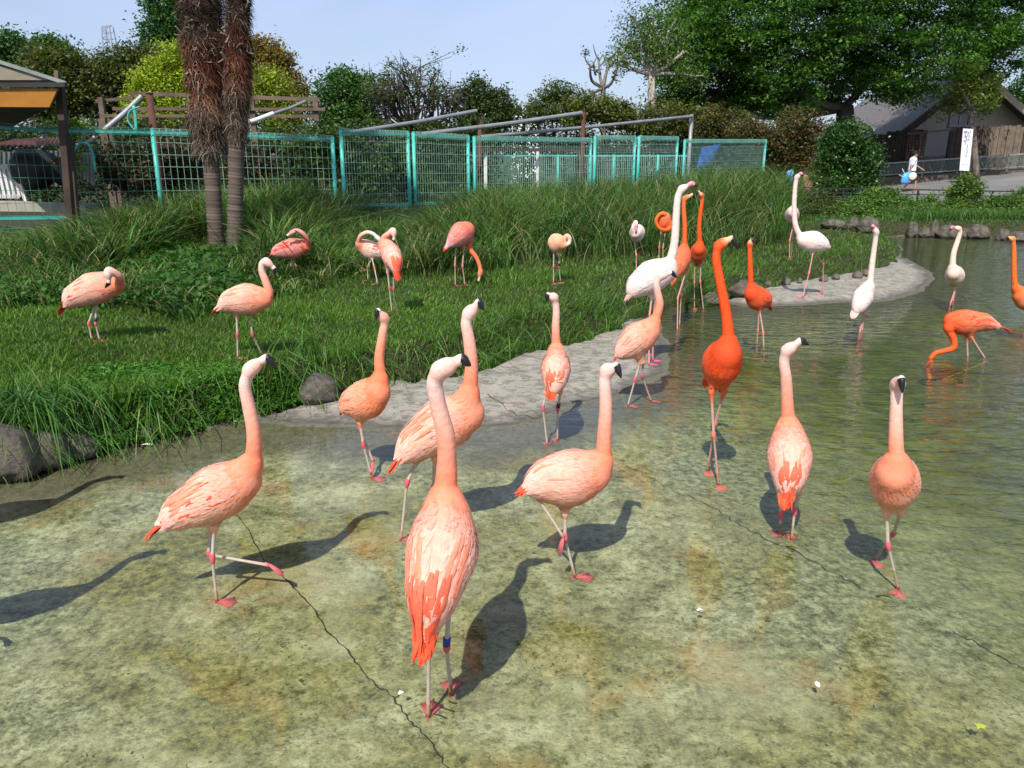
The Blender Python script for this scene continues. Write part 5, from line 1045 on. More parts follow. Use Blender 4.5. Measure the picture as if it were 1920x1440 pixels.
# kerb wall and rear railing
o = empty('rear_railing', (24, 41.6, .8), 'long steel railing with upright bars running up the slope before the plank wall', 'railing')
def rl(u): return np.interp(u, [1600, 1640, 1920, 2000], [331, 330, 312, 307])
def rt(u): return np.interp(u, [1600, 1640, 1760, 1920, 2000], [311, 308, 299, 288, 283])
yr = 41.3
for f_, nm, w_ in ((rt, 'top_rail', .075), (rl, 'bottom_rail', .05)):
    m = MB(); m.bar(pd(1625, f_(1625), yr), pd(1990, f_(1990), yr), .05, w_); m.build(nm, M['steel'], o)
for uu in (1653, 1733, 1813, 1893): a = pd(uu, rt(uu), yr); m = MB(); m.bar((a[0], yr + .03, pd(uu, rl(uu) + 9, yr)[2]), (a[0], yr + .03, a[2]), .06, .06); m.build('post', M['steel'], o)
m = MB()
for i in range(122): uu = 1627 + i * 2.7; a, b = pd(uu, rl(uu), yr), pd(uu, rt(uu) + 3, yr); m.bar(a, (a[0], yr, b[2]), .028, .028)
m.build('upright_bars', m_plain('bar_paint', (.16, .20, .17), .5), o)['kind'] = 'stuff'
m = MB(); V0 = []
for uu in np.linspace(1600, 2000, 9):
    a = pd(uu, rl(uu) + 4, 41.5); z_ = gz(a[0], 41.5); V0.append((a[0], z_ - .4, a[2]))
for i in range(8):
    (xa, za, ta), (xb, zb, tb_) = V0[i], V0[i + 1]; m.hexa([(xa, 41.4, za), (xb, 41.4, zb), (xb, 42.0, zb), (xa, 42.0, za), (xa, 41.4, ta), (xb, 41.4, tb_), (xb, 42.0, tb_), (xa, 42.0, ta)])
tag(m.build('kerb_wall', m_plain('kerb_stone', (.16, .13, .10), .9, var=.3)), 'low brown kerb wall carrying the rear railing', 'low wall')
# front low railing
o = empty('low_railing', (12, 23.6, .2), 'low dark railing with pale mesh between the far shore plants and the path', 'railing')
yf = 23.8; vt = lambda u: np.interp(u, [1480, 1640, 2000], [351, 356, 361])
for dv, w_ in ((0, .035), (9, .03)): m = MB(); m.bar(pd(1470, vt(1470) + dv, yf), pd(1995, vt(1995) + dv, yf), .035, w_); m.build('rail', M['black_rail'], o)
for uu in (1500, 1582, 1722, 1862, 1990): a = pd(uu, vt(uu), yf); m = MB(); m.bar((a[0], yf, gz(a[0], yf)), (a[0], yf, a[2]), .045, .045); m.build('post', M['black_rail'], o)
m = MB(); z1 = pd(1700, vt(1700) + 11, yf)[2]
for i in range(150): xx = pd(1475 + i * 3.45, 360, yf)[0]; m.bar((xx, yf + .02, .12), (xx, yf + .02, z1), .006, .006)
for k in range(8): zz_ = z1 - k * .07; m.bar((pd(1475, 360, yf)[0], yf + .02, zz_), (pd(1990, 360, yf)[0], yf + .02, zz_), .006, .006)
m.build('wire_mesh', M['steel'], o)['kind'] = 'stuff'
# banner
o = empty('banner', foot(1812, 38), 'tall white upright banner with faded blue brush marks and faint red print', 'banner')
P = [pd(1799, 319.5, 38), pd(1817, 320.5, 38), pd(1825, 242, 38), pd(1806, 241, 38)]; m = MB(); quadslab(m, P, .015); cl_ = m.build('cloth', m_plain('banner_cloth', (.80, .78, .79), .8, var=.05), o)
rs = np.random.RandomState(3); inkb = m_plain('faded_blue_ink', (.28, .31, .42), .8, var=.1); inkr = m_plain('faded_red_ink', (.80, .50, .50), .8, var=.1)
P = [np.array(p) for p in P]
def bq(s, t): return (P[0] * (1 - s) + P[1] * s) * (1 - t) + (P[3] * (1 - s) + P[2] * s) * t + np.array([0, -.022, 0])
m = MB()
for s, t, w_, h_ in [(.22, .93, .35, .035), (.25, .88, .10, .09), (.5, .90, .12, .08), (.7, .93, .1, .06), (.3, .82, .3, .03), (.35, .76, .12, .08), (.62, .83, .1, .07), (.2, .71, .2, .03), (.3, .66, .10, .05), (.6, .75, .25, .02), (.45, .70, .06, .06)]:
    m.add([bq(s - w_ / 2, t - h_ / 2), bq(s + w_ / 2, t - h_ / 2), bq(s + w_ / 2 + .05, t + h_ / 2), bq(s - w_ / 2 + .05, t + h_ / 2)], [[0, 1, 2, 3]])
for i in range(9): s, t = .55 + rs.uniform(-.05, .05), .62 - i * .035; m.add([bq(s - .05, t - .01), bq(s + .05, t - .01), bq(s + .05, t + .008), bq(s - .05, t + .008)], [[0, 1, 2, 3]])
m.build('brush_marks', inkb, cl_); m = MB()
for i in range(6): s, t = .22 + i * .11, .155; m.add([bq(s - .035, t - .012), bq(s + .035, t - .012), bq(s + .035, t + .014), bq(s - .035, t + .014)], [[0, 1, 2, 3]])
m.build('red_print', inkr, cl_)
for (ua, va), (ub, vb_) in (((1800.5, 333), (1807, 240)), ((1816, 333), (1825, 240))): m = MB(); m.tube([pd(ua, va + 6, 38.05), pd(ub, vb_, 38.05)], [.03, .03], 8); m.build('pole', M['wood'], o)
# distant white roof at the right edge
m = MB(); a = pd(1905, 215, 80); m.box((a[0], 80, a[2] - 1.2), (a[0] + 8, 84, a[2])); tag(m.build('white_building', M['white']), 'sliver of a white building at the right edge', 'building')
# ------------------------------------------------------------------ people
skin = (.50, .25, .16); M['skin'] = m_plain('skin', (1, 1, 1), .5, bumpsc=80, bst=.08, var=.08, vc=True)
def figure(base, h, face, pose, o, hand_r):
    """base on the ground, face = unit heading; pose: joints in (forward, side, up) metres"""
    f = np.array(face, float); s = np.array([f[1], -f[0], 0]); J = lambda p: np.array(base) + f * p[0] + s * p[1] + np.array([0, 0, p[2]]); pr = []
    def cap(a, b, ra, rb, k=.02): pr.append(prim(J(a), J(b), ra, rb, skin, k=k))
    P = pose; hd = P['head']; cap((hd[0], 0, hd[2] + .03), (hd[0] + .01, 0, hd[2] - .02), .095, .085); cap((hd[0] + .03, 0, hd[2] - .04), (hd[0] + .05, 0, hd[2] - .08), .065, .045); cap((hd[0] + .09, 0, hd[2] - .005), (hd[0] + .108, 0, hd[2] - .03), .012, .016, .008)
    for sg in (-1, 1): cap((hd[0], sg * .092, hd[2] + .01), (hd[0] - .01, sg * .095, hd[2] - .03), .016, .014, .005)
    cap((hd[0] - .01, 0, hd[2] - .08), (.0, 0, 1.43), .055, .06); cap((0, -.13, 1.38), (0, .13, 1.38), .07, .07, .04); cap((0, 0, 1.35), (0, 0, 1.02), .135, .125, .05); cap((0, -.06, .93), (0, .06, .93), .12, .12, .04)
    for sg, L in ((-1, 'l'), (1, 'r')):
        sh = (0, sg * .17, 1.38); cap(sh, P['el' + L], .052, .040); cap(P['el' + L], P['wr' + L], .040, .027); w = np.array(P['wr' + L]); e = np.array(P['el' + L]); d = nrm(w - e); hm = w + d * .08; cap(w, tuple(hm), .028, .030, .01)
        for q_ in range(4): o_ = np.array([(q_ - 1.5) * .017, 0, 0]); cap(tuple(hm + o_), tuple(hm + o_ + d * (.07 - .008 * abs(q_ - 1.2)) + np.array([.0, -sg * .018, 0])), .010, .008, .004)
        cap(tuple(w + d * .03), tuple(w + d * .07 + np.array([.035, 0, 0])), .012, .010, .005)
        cap((0, sg * .09, .90), P['kn' + L], .088, .058, .03); cap(P['kn' + L], P['an' + L], .056, .036); a = P['an' + L]; cap((a[0] - .03, a[1], a[2] - .05), (a[0] + .15, a[1] + sg * .02, a[2] - .055), .042, .034, .02)
    pts, q_, c = solid(pr, .012, 'person'); link('body', fastmesh('body', pts - np.array(o['org']), q_, c, True), M['skin'], o)
    def cloth(name, caps, col, vox=.012):
        pr2 = [prim(J(a), J(b), ra, rb, (1, 1, 1), k=.03) for a, b, ra, rb in caps]; pts, q_, c = solid(pr2, vox, name); link(name, fastmesh(name, pts - np.array(o['org']), q_, c, True), m_plain(name + '_cloth', col, .85, bumpsc=12, bst=.5, var=.12), o)
    return cloth, J
# the walking man (moving right, seen side on)
b = pd(1704, 362, 36.2); b[2] = gz(b[0], 36.2) + .02
o = empty('person', b, 'man in white T-shirt, black shorts and black cap walking to the right on the path', 'person')
cloth, J = figure(b, 1.72, (1, -.15, 0), dict(head=(.05, 0, 1.60), ell=(.20, -.26, 1.14), wrl=(.46, -.24, .98), elr=(-.12, .24, 1.10), wrr=(-.12, .24, .84), knl=(.04, -.09, .48), anl=(-.22, -.09, .12), knr=(.18, .09, .50), anr=(.20, .09, .08)), o, 0)
cloth('t_shirt', [((0, -.14, 1.38), (0, .14, 1.38), .095, .095), ((0, 0, 1.34), (0, 0, .93), .165, .165), ((0, -.17, 1.38), (.13, -.24, 1.20), .075, .075), ((0, .17, 1.38), (-.08, .22, 1.18), .075, .075), ((0, -.06, .90), (0, .06, .90), .145, .145)], (.74, .74, .78))
cloth('shorts', [((0, -.06, .86), (0, .06, .86), .14, .14), ((0, -.09, .84), (.045, -.09, .52), .115, .095), ((0, .09, .84), (.17, .09, .54), .115, .095)], (.015, .015, .02))
cloth('cap', [((.04, 0, 1.645), (.05, 0, 1.665), .108, .10), ((.12, 0, 1.635), (.20, 0, 1.62), .05, .035)], (.012, .012, .014))
cloth('sandals', [((-.26, -.09, .045), (-.08, -.10, .04), .045, .04), ((.17, .09, .025), (.35, .10, .025), .045, .04)], (.40, .08, .04))
bb_ = J((-.32, .27, .42)); m = MB(); m.tube([bb_ + [0, 0, -.12], bb_, bb_ + [.02, 0, .25], bb_ + [.16, 0, .42]], [.12, .19, .17, .05], 14, flat=.7); tag(m.build('bag', m_plain('blue_plastic', (.10, .38, .80), .4, var=.1), smooth=True), 'light blue bag hanging from the walking man\'s hand', 'bag')
bb_ = J((-.05, .36, .66)); fm = np.array([0, -1., 0]); m = MB(); m.tube([bb_ + fm * .03, bb_ + fm * .015, bb_ - fm * .06], [.165, .175, .155], 22); m.tube([bb_ + fm * .03, bb_ + fm * .034], [.12, .11], 20, (.9, .9, .9)); tag(m.build('bucket', m_plain('cream_plastic', (.75, .71, .58), .5, var=.05), smooth=True), 'round cream bucket lid held beside the walking man\'s leg', 'bucket')
for k, (da, db__) in enumerate((((-.30, .33, .62), (-.52, .33, .98)), ((-.34, .33, .58), (-.62, .33, .72)))):
    m = MB(); m.tube([J(da), J(db__)], [.014, .012], 6); tag(m.build('stick', M['white'], smooth=True), ('thin white stick pointing steeply up from the blue bag', 'thin white stick pointing almost level from the blue bag')[k], 'stick', 'sticks in the bag')
# visitor half hidden behind the far flamingos
b = pd(1509, 362, 25.2); b[2] = gz(b[0], 25.2)
o = empty('person', b, 'dark haired visitor in a mauve top half hidden behind plants, hand raised to the face', 'person')
cloth, J = figure(b - [0, 0, .55], 1.6, (-.8, -.6, 0), dict(head=(.04, 0, 1.56), ell=(.20, -.20, 1.16), wrl=(.20, -.10, 1.42), elr=(.15, .24, 1.14), wrr=(.32, .10, 1.16), knl=(.04, -.09, .48), anl=(.02, -.09, .08), knr=(.05, .09, .50), anr=(.04, .09, .08)), o, 0)
cloth('blouse', [((0, -.14, 1.36), (0, .14, 1.36), .10, .10), ((0, 0, 1.34), (0, 0, .88), .17, .20), ((0, .17, 1.36), (.13, .23, 1.16), .085, .085), ((0, -.17, 1.36), (.17, -.21, 1.18), .085, .08), ((-.1, 0, 1.15), (-.18, 0, .9), .18, .22)], (.36, .13, .17))
cloth('trousers', [((0, -.06, .86), (0, .06, .86), .15, .15), ((0, -.09, .84), (.03, -.09, .15), .115, .08), ((0, .09, .84), (.04, .09, .15), .115, .08)], (.30, .33, .48))
cloth('hair', [((.0, 0, 1.60), (.02, 0, 1.63), .108, .10), ((-.05, 0, 1.56), (-.06, 0, 1.46), .09, .06)], (.012, .010, .010))
# light blue board beside the visitor
b = foot(1481, 25); o = empty('blue_board', b, 'light blue rounded sign board with teal lower part beside the visitor', 'sign')
P = [pd(1474, 346, 25), pd(1485, 346, 25), pd(1488, 320, 25), pd(1486, 318, 25), pd(1479, 320, 25), pd(1475, 323, 25)]; n = len(P); m = MB(); m.add(P + [p + [0, .05, 0] for p in P], [list(range(n)), list(range(n, 2 * n))[::-1]] + [[(i + 1) % n, i, i + n, (i + 1) % n + n] for i in range(n)]); m.build('panel', m_plain('light_blue_paint', (.16, .52, .85), .5, var=.05), o)
m = MB(); m.hexa([pd(1475, 362, 25), pd(1482, 362, 25), pd(1482, 362, 25) + [0, .05, 0], pd(1475, 362, 25) + [0, .05, 0], pd(1474, 348, 25), pd(1484, 348, 25), pd(1484, 348, 25) + [0, .05, 0], pd(1474, 348, 25) + [0, .05, 0]]); m.build('lower_panel', m_plain('teal_paint', (.10, .34, .36), .5), o)
c = pd(1479, 353, 24.97); m = MB()
hp = [(-.05, .03), (-.03, .055), (0, .035), (.03, .055), (.05, .03), (0, -.05)]; m.add([(c[0] + x_, c[1], c[2] + z_) for x_, z_ in hp], [[5, 4, 3, 2], [5, 2, 1, 0]]); m.build('heart_mark', M['white'], o)
m = MB(); m.bar((c[0], 25.03, b[2] - .05), (c[0], 25.03, pd(1479, 362, 25)[2]), .05, .05); m.build('support', M['steel'], o)
# ------------------------------------------------------------------ small things: leaf, stray feathers
lf = at(1838, 1362, .004); V = []; 
for i in range(10):
    a = i / 10 * 2 * math.pi; r_ = .020 if i % 2 == 0 else .011; V.append((lf[0] + r_ * math.cos(a), lf[1] + r_ * math.sin(a), .006 + .002 * math.sin(3 * a)))
V.append((lf[0], lf[1], .009)); tag(link('fallen_leaf', fastmesh('fallen_leaf', V, [[10, i, (i + 1) % 10] for i in range(10)], (.62, .60, .10)), M['leaf']), 'small yellow leaf floating at the lower right of the pond', 'leaf')
def stray(u, v, L, ang, label, zz=.006, c=(.85, .8, .78)):
    p = at(u, v, zz); d = np.array([math.cos(ang), math.sin(ang), 0]); s = np.array([-d[1], d[0], 0]); V = []; F = []
    for i, t in enumerate(np.linspace(-1, 1, 7)):
        w_ = .011 * (1 - t * t) ** .6 * (1 if L > .03 else .7) + .0006; q_ = p + d * L * t + s * .12 * L * (1 - t * t) + [0, 0, .006 * (1 - abs(t))]; V += [q_ - s * w_, q_ + [0, 0, .003], q_ + s * w_]
        if i: k = 3 * i; F += [[k - 3, k, k + 1, k - 2], [k - 2, k + 1, k + 2, k - 1]]
    tag(link('feather', fastmesh('feather', V, F, c), M['feather']), label, 'feather', 'stray feathers on the water')
stray(432, 792, .06, .35, 'curved white feather lying at the waterline under the bank'); stray(62, 888, .022, .2, 'tiny white feather near the big boulder'); stray(275, 834, .035, .1, 'white feather beside the small waterline stone')
stray(1533, 1283, .016, 1.5, "tiny white feather floating upright low in the middle right"); stray(1312, 1144, .012, .1, "speck of white down left of the submerged dark patch"); stray(1709, 497, .05, .1, "white feather off the tip of the far mud spit")
stray(752, 1300, .010, .6, 'speck of down on the long crack')
# ------------------------------------------------------------------ the flock
bird('A', 'chilean', 'nearest salmon flamingo seen from behind, orange tail, blue leg band', .116,
     (836, 975, .10), (829, 1038, .0), (812, 1112, -.10), (788, 1250, -.17),
     [(835, 925, .13), (838, 870, .14), (836, 818, .13), (822, 761, .12), (815, 718, .11), (826, 694, .10)], (852, 680, .09), (866, 674, .085), (883, 686, .08),
     [dict(f=(803, 1345), a=(804, 1222, -.02), h=(806, 1150, -.05)), dict(f=(846, 1302), a=(837, 1213, .02), h=(842, 1140, .0))], bands=[(1, .022, 'band')], plumes=1, streak=.55)
bird('B', 'chilean', 'large pink flamingo in side view at the left, orange streaked wing, one leg lifted', .101,
     (452, 900, .02), (405, 925, 0), (345, 957, -.02), (268, 1016, -.04),
     [(474, 862, .03), (476, 812, .03), (466, 760, .03), (459, 722, .03), (469, 693, .03)], (486, 679, .03), (500, 672, .03), (518, 688, .03),
     [dict(f=(407, 1130), a=(398, 1046, 0), h=(402, 990, 0)), dict(f=(505, 1060, .06), a=(391, 1040, .06), h=(396, 985, .05), t=(526, 1075, .05))], redwing=.12, streak=.75)
bird('C', 'chilean', 'salmon flamingo with deep orange neck and black bill pointing left, beside the mud beach', .100,
     (706, 735, -.03), (684, 750, .0), (661, 757, .05), (637, 778, .08),
     [(713, 706, -.02), (711, 673, 0), (716, 636, 0), (720, 612, 0), (721, 598, 0)], (714, 589, -.02), (708, 583, -.035), (705, 599, -.05),
     [dict(f=(698, 898), a=(681, 833, 0), h=(675, 793, 0)), dict(f=(700, 866, .03), a=(673, 800, .05), h=(675, 790, .04), t=(696, 882, 0))], tint=(1, .80, .68))
bird('D', 'chilean', 'pale pink flamingo with head raised high standing just behind the nearest flamingo', .113,
     (872, 775, .02), (828, 797, 0), (779, 832, -.02), (724, 890, -.05),
     [(881, 728, .02), (884, 682, .02), (879, 635, .02), (874, 607, .02), (879, 588, .02)], (890, 576, .02), (898, 567, .01), (907, 582, .0),
     [dict(f=(752, 1014), a=(763, 905, 0), h=(782, 862, 0)), dict(f=(792, 1000), a=(812, 915, .1), h=(815, 860, .06))], redwing=.05, streak=.5)
bird('E', 'chilean', 'peach flamingo in the centre standing on one leg with the other foot tucked against it', .112,
     (1108, 885, .02), (1065, 897, 0), (1022, 902, -.02), (964, 928, -.05),
     [(1130, 860, .02), (1133, 815, .02), (1136, 762, .02), (1134, 718, .02), (1138, 695, .02)], (1149, 690, .01), (1156, 687, .0), (1165, 709, -.02),
     [dict(f=(1078, 1083), a=(1059, 1008, 0), h=(1060, 962, 0)), dict(f=(1057, 1008, -.06), a=(1006, 930, -.03), h=(1030, 930, -.02), t=(1051, 1030, -.07))])
bird('F', 'chilean', 'flamingo seen from behind on the mud beach with bright orange tail between two thin legs', .094,
     (1043, 672, .12), (1042, 694, 0), (1040, 717, -.10), (1031, 752, -.16),
     [(1043, 650, .14), (1042, 613, .14), (1043, 580, .14), (1039, 558, .13)], (1032, 555, .12), (1027, 553, .11), (1025, 566, .10),
     [dict(f=(1026, 836), a=(1018, 765), h=(1024, 735, 0)), dict(f=(1045, 828), a=(1046, 766), h=(1051, 735, 0))], bands=[(1, .025, 'bandk')], plumes=1)
bird('G', 'chilean', 'pink flamingo with curved neck stepping off the mud in front of the tall white flamingo', .104,
     (1216, 620, .0), (1194, 636, 0), (1174, 654, 0), (1149, 677, 0),
     [(1228, 600, 0), (1237, 572, 0), (1233, 548, 0), (1231, 530, 0), (1239, 518, 0)], (1251, 514, 0), (1259, 511, 0), (1270, 521, 0),
     [dict(f=(1177, 762), a=(1191, 711), h=(1200, 680, 0)), dict(f=(1221, 754), a=(1204, 706), h=(1206, 678, 0))])
bird('H', 'greater', 'tall white flamingo with long straight neck, pink bill and a blue leg band', .128,
     (1248, 507, .03), (1221, 519, 0), (1195, 536, -.03), (1170, 566, -.05),
     [(1257, 490, .03), (1265, 453, .03), (1268, 403, .03), (1271, 370, .03), (1278, 355, .03)], (1286, 350, .03), (1297, 344, .03), (1308, 350, .03),
     [dict(f=(1217, 685), a=(1217, 599), h=(1222, 557, 0)), dict(f=(1224, 678), a=(1224, 602), h=(1230, 557, 0))], bands=[(0, .02, 'band')])
bird('I', 'american', 'orange red flamingo partly behind the tall white one, bill to the right', .105,
     (1281, 475, .02), (1276, 488, 0), (1270, 505, -.03), (1259, 535, -.06),
     [(1283, 460, .03), (1284, 426, .03), (1282, 388, .03), (1284, 372, .03)], (1292, 368, .03), (1299, 365, .02), (1304, 373, .02),
     [dict(f=(1274, 612), a=(1277, 552)), dict(f=(1270, 620), a=(1271, 558))], vox=.0085, tint=(1, 1.7, 2.2))
bird('J', 'american', 'orange red flamingo facing the camera beside the tall white one with head lifted', .100,
     (1310, 467, -.10), (1309, 476, 0), (1308, 485, .10), (1305, 500, .22),
     [(1312, 455, -.12), (1311, 426, -.12), (1314, 394, -.12), (1317, 376, -.12), (1316, 367, -.12)], (1313, 363, -.14), (1309, 360, -.15), (1305, 367, -.16),
     [dict(f=(1319, 582), a=(1313, 528)), dict(f=(1302, 579), a=(1302, 530))], tint=(1, 1.2, 1.3))
bird('K', 'american', 'large vivid orange flamingo facing the camera in mid pond, big black bill tip', .108,
     (1362, 664, -.08), (1353, 682, 0), (1344, 694, .10), (1320, 726, .18),
     [(1366, 636, -.08), (1361, 585, -.05), (1350, 528, -.03), (1343, 485, -.02), (1348, 461, -.02)], (1362, 451, -.03), (1373, 448, -.04), (1385, 467, -.05),
     [dict(f=(1347, 910), a=(1338, 815), h=(1334, 735, 0)), dict(f=(1326, 884), a=(1341, 795), h=(1357, 735, .02))])
bird('L', 'american', 'small vivid orange flamingo standing in open water with its bill pointing up', .102,
     (1411, 550, -.05), (1421, 560, 0), (1433, 562, .05), (1448, 583, .08),
     [(1408, 535, -.05), (1407, 507, -.04), (1406, 478, -.03), (1406, 460, -.02)], (1407, 453, -.03), (1410, 448, -.04), (1414, 453, -.07),
     [dict(f=(1418, 667), a=(1421, 620)), dict(f=(1433, 676), a=(1431, 624))])
bird('M', 'chilean', 'pale salmon flamingo walking away from the camera in the right half, bill to the right', .108,
     (1479, 822, .11), (1480, 858, 0), (1480, 895, -.10), (1470, 958, -.17),
     [(1478, 790, .13), (1476, 752, .13), (1474, 709, .12), (1470, 678, .12), (1476, 657, .11)], (1490, 647, .10), (1502, 639, .09), (1517, 647, .08),
     [dict(f=(1461, 1008), a=(1464, 965), h=(1463, 930, 0)), dict(f=(1484, 1013), a=(1490, 958), h=(1497, 925, 0))], plumes=1)
bird('N', 'chilean', 'salmon flamingo facing straight at the camera with its black bill in front of its face', .102,
     (1677, 887, -.09), (1677, 906, 0), (1676, 918, .10), (1655, 935, .20),
     [(1681, 862, -.11), (1680, 832, -.10), (1680, 785, -.08), (1681, 745, -.07), (1682, 723, -.06)], (1687, 714, -.10), (1690, 712, -.125), (1692, 737, -.145),
     [dict(f=(1684, 1105), a=(1665, 1023), h=(1662, 962, 0)), dict(f=(1640, 1050), a=(1676, 1000), h=(1689, 960, 0))])
bird('O', 'greater', 'white flamingo seen from behind wading left of the feeding orange one, head tipped up', .108,
     (1625, 545, .10), (1618, 558, 0), (1611, 573, -.10), (1597, 598, -.16),
     [(1631, 531, .12), (1636, 489, .12), (1641, 453, .11), (1643, 436, .10)], (1640, 428, .09), (1637, 424, .08), (1633, 429, .06),
     [dict(f=(1605, 663), a=(1611, 627)), dict(f=(1617, 654), a=(1614, 634))])
bird('P', 'greater', 'white pink flamingo on the far mud spit, body to the right, long neck stretched up', .122,
     (1509, 450, 0), (1525, 453, 0), (1540, 458, 0), (1560, 468, 0),
     [(1500, 443, 0), (1491, 420, 0), (1489, 385, 0), (1491, 350, 0), (1494, 333, 0)], (1498, 328, -.02), (1502, 325, -.03), (1506, 330, -.04),
     [dict(f=(1505, 558), a=(1517, 512)), dict(f=(1542, 552), a=(1544, 494))])
bird('Q', 'greater', 'pale flamingo on the grass directly behind the white one of the far mud spit', .115,
     (1486, 398, -.12), (1485, 404, 0), (1485, 410, .1), (1485, 420, .18),
     [(1487, 390, -.13), (1490, 378, -.14), (1491, 368, -.14)], (1490, 362, -.15), (1488, 359, -.16), (1486, 364, -.17),
     [dict(f=(1480, 486), a=(1481, 450)), dict(f=(1484, 482), a=(1485, 448))], tint=(.95, .85, .8))
bird('R', 'greater', 'cream flamingo facing the camera at the right with pink face and bill to the left', .112,
     (1788, 512, -.10), (1790, 518, 0), (1791, 524, .10), (1794, 532, .16),
     [(1786, 500, -.11), (1788, 476, -.10), (1796, 450, -.08), (1800, 436, -.08), (1798, 429, -.08)], (1791, 427, -.09), (1785, 426, -.10), (1781, 433, -.10),
     [dict(f=(1777, 588), a=(1783, 567)), dict(f=(1786, 586), a=(1787, 563))], tint=(1, .95, .85))
bird('S', 'american', 'orange flamingo bending down to feed in the water with one leg bent forward', .102,
     (1787, 602, 0), (1811, 604, 0), (1843, 604, 0), (1903, 624, 0),
     [(1779, 618, -.02), (1788, 636, -.04), (1788, 652, -.05), (1770, 658, -.05), (1753, 663, -.05), (1742, 678, -.05), (1737, 690, -.05)], (1739, 702, -.05), (1745, 710, -.05), (1757, 714, -.05),
     [dict(f=(1807, 722), a=(1815, 683, 0), h=(1813, 634, 0)), dict(f=(1777, 708, -.05), a=(1851, 678, -.05), h=(1821, 632, -.03), t=(1759, 719, -.06))], tint=(1, 1.5, 1.9), redwing=.12)
bird('T', 'american', 'salmon orange flamingo cut off by the right edge of the photo', .112,
     (1914, 553, 0), (1928, 562, 0), (1946, 572, 0), (1975, 590, 0),
     [(1903, 536, 0), (1901, 506, 0), (1901, 471, 0), (1900, 455, 0), (1899, 448, 0)], (1895, 447, 0), (1891, 446, 0), (1887, 452, 0),
     [dict(f=(1915, 646), a=(1924, 606)), dict(f=(1934, 640), a=(1934, 606))], tint=(1, 2.2, 2.6))
bird('U', 'chilean', 'peach flamingo on the lawn at the far left preening its breast, blue leg band', .118,
     (210, 533, 0), (175, 541, 0), (140, 556, 0), (108, 592, 0),
     [(222, 532, -.04), (224, 520, -.10), (214, 511, -.14), (204, 506, -.16), (202, 512, -.17)], (204, 522, -.175), (204, 530, -.175), (197, 540, -.17),
     [dict(f=(173, 641), a=(166, 606)), dict(f=(187, 640), a=(179, 606))], bands=[(1, .03, 'band')], redwing=.05)
bird('V', 'chilean', 'peach flamingo walking on the lawn with S curved neck and head held level', .108,
     (485, 560, 0), (461, 561, 0), (433, 565, 0), (394, 591, 0),
     [(499, 562, 0), (505, 549, 0), (498, 527, 0), (491, 508, 0), (492, 494, 0), (499, 490, 0)], (509, 498, 0), (514, 504, 0), (516, 518, 0),
     [dict(f=(446, 673), a=(445, 628), h=(444, 591, 0)), dict(f=(491, 666), a=(473, 627), h=(469, 588, .03))])
bird('W', 'chilean', 'preening flamingo with dark pink back and red wing in tall grass by the palms', .122,
     (566, 463, 0), (546, 466, 0), (524, 471, 0), (500, 483, 0),
     [(577, 462, -.04), (576, 450, -.10), (568, 438, -.14), (557, 432, -.15), (550, 435, -.16)], (543, 439, -.17), (539, 442, -.17), (537, 449, -.17),
     [dict(f=(545, 522), a=(545, 500)), dict(f=(556, 522), a=(556, 500))], redwing=.55, tint=(.85, .62, .72), vox=.0085)
bird('X', 'chilean', 'whitish flamingo preening under its wing, half hidden behind the orange tailed one', .105,
     (680, 461, 0), (697, 470, .02), (716, 473, .04), (735, 480, .06),
     [(673, 456, -.05), (676, 443, -.10), (688, 436, -.12), (700, 439, -.12), (708, 446, -.12)], (714, 452, -.12), (718, 457, -.12), (716, 463, -.12),
     [dict(f=(690, 527), a=(689, 501)), dict(f=(708, 534), a=(702, 502))], redwing=.5, tint=(.92, 1.25, 1.35), vox=.0085)
bird('Y', 'chilean', 'pink flamingo seen from behind on the lawn with forked orange tail and neck folded back', .100,
     (724, 463, .10), (734, 479, 0), (741, 494, -.08), (747, 528, -.15),
     [(717, 456, .11), (720, 445, .11), (729, 438, .10), (735, 431, .09), (738, 433, .085)], (739, 443, .08), (738, 450, .08), (735, 459, .08),
     [dict(f=(735, 587), a=(730, 540), h=(727, 510, 0)), dict(f=(740, 584), a=(738, 542), h=(738, 510, 0))], plumes=1)
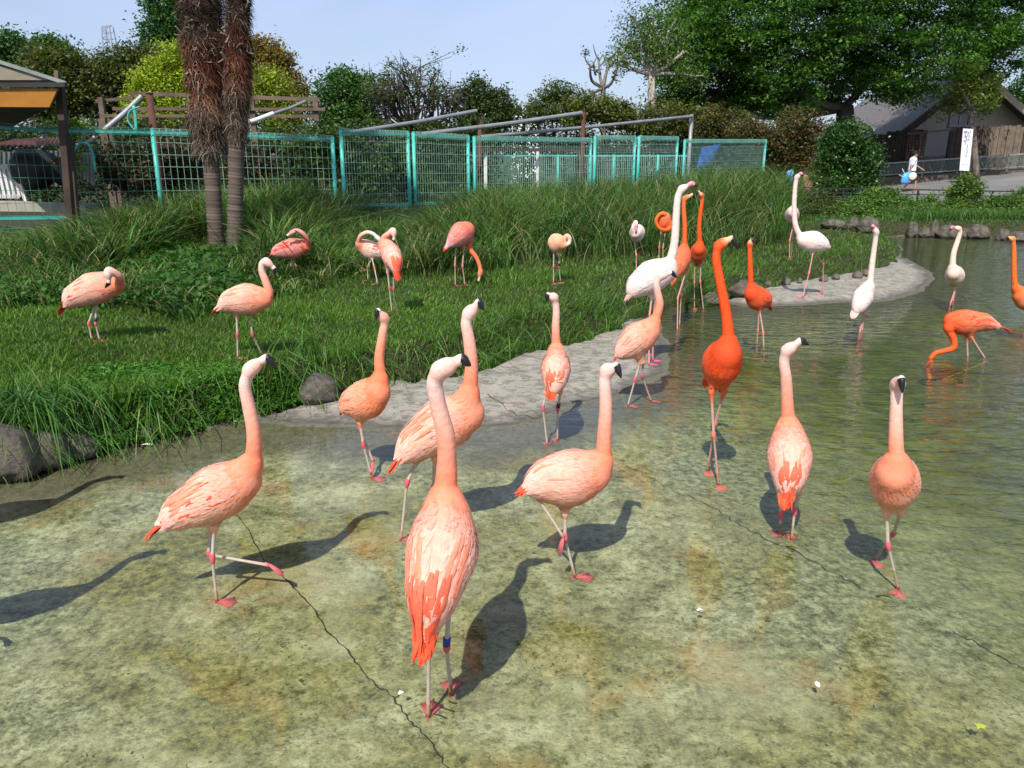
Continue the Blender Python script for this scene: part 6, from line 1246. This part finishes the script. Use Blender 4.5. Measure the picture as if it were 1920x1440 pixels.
bird('Z', 'american', 'flamingo grazing on the lawn with dark pink wings and vivid orange neck reaching down', .125,
     (875, 432, .05), (864, 438, 0), (853, 449, -.05), (830, 471, -.10),
     [(880, 452, .06), (882, 468, .06), (892, 481, .04), (899, 497, .03), (901, 509, .02)], (899, 520, .02), (897, 527, .01), (890, 532, 0),
     [dict(f=(854, 537), a=(853, 497), h=(855, 463, 0)), dict(f=(872, 536), a=(867, 499), h=(870, 464, .03))], tint=(.92, 2.1, 4.5), vox=.0085)
bird('AA', 'chilean', 'pale peach flamingo sleeping on the lawn with its neck looped right, dark leg band', .104,
     (1047, 453, -.06), (1043, 456, 0), (1040, 458, .06), (1034, 462, .12),
     [(1056, 460, -.08), (1058, 449, -.08), (1063, 442, -.08), (1068, 447, -.08), (1067, 456, -.08), (1061, 459, -.09)], (1055, 457, -.09), (1051, 456, -.09), (1048, 460, -.09),
     [dict(f=(1038, 532), a=(1038, 500)), dict(f=(1051, 530), a=(1048, 500))], bands=[(1, .03, 'bandk')], tint=(1, 1.25, 1.15))
bird('BB', 'greater', 'small white flamingo at the foot of the tall grass preening its breast', .108,
     (1194, 434, -.08), (1195, 437, 0), (1196, 439, .08), (1203, 447, .15),
     [(1190, 440, -.12), (1187, 428, -.15), (1190, 419, -.15), (1192, 417, -.16)], (1193, 424, -.17), (1193, 430, -.175), (1192, 439, -.17),
     [dict(f=(1193, 507), a=(1193, 478)), dict(f=(1211, 500), a=(1207, 476))])
bird('CC', 'american', 'orange red flamingo sleeping as a round ball with its neck coiled in front', .118,
     (1246, 411, -.04), (1243, 414, 0), (1240, 416, .04), (1248, 418, .12),
     [(1257, 423, -.07), (1253, 430, -.12), (1243, 431, -.14), (1234, 425, -.14), (1230, 413, -.14), (1236, 403, -.13), (1243, 400, -.12)], (1250, 404, -.11), (1252, 409, -.10), (1250, 413, -.10),
     [dict(f=(1235, 500), a=(1236, 464)), dict(f=(1243, 501), a=(1243, 464))], tint=(1, 1.6, 1.6))
clone_thing(BIRDS['B'], (-.97, -.42, 0), 'pink flamingo past the left edge whose neck shadow crosses the pale pond floor')
clone_thing(BIRDS['B'], (-1.55, .42, 0), 'pink flamingo outside the left edge whose body shadow falls on the water by the rock')
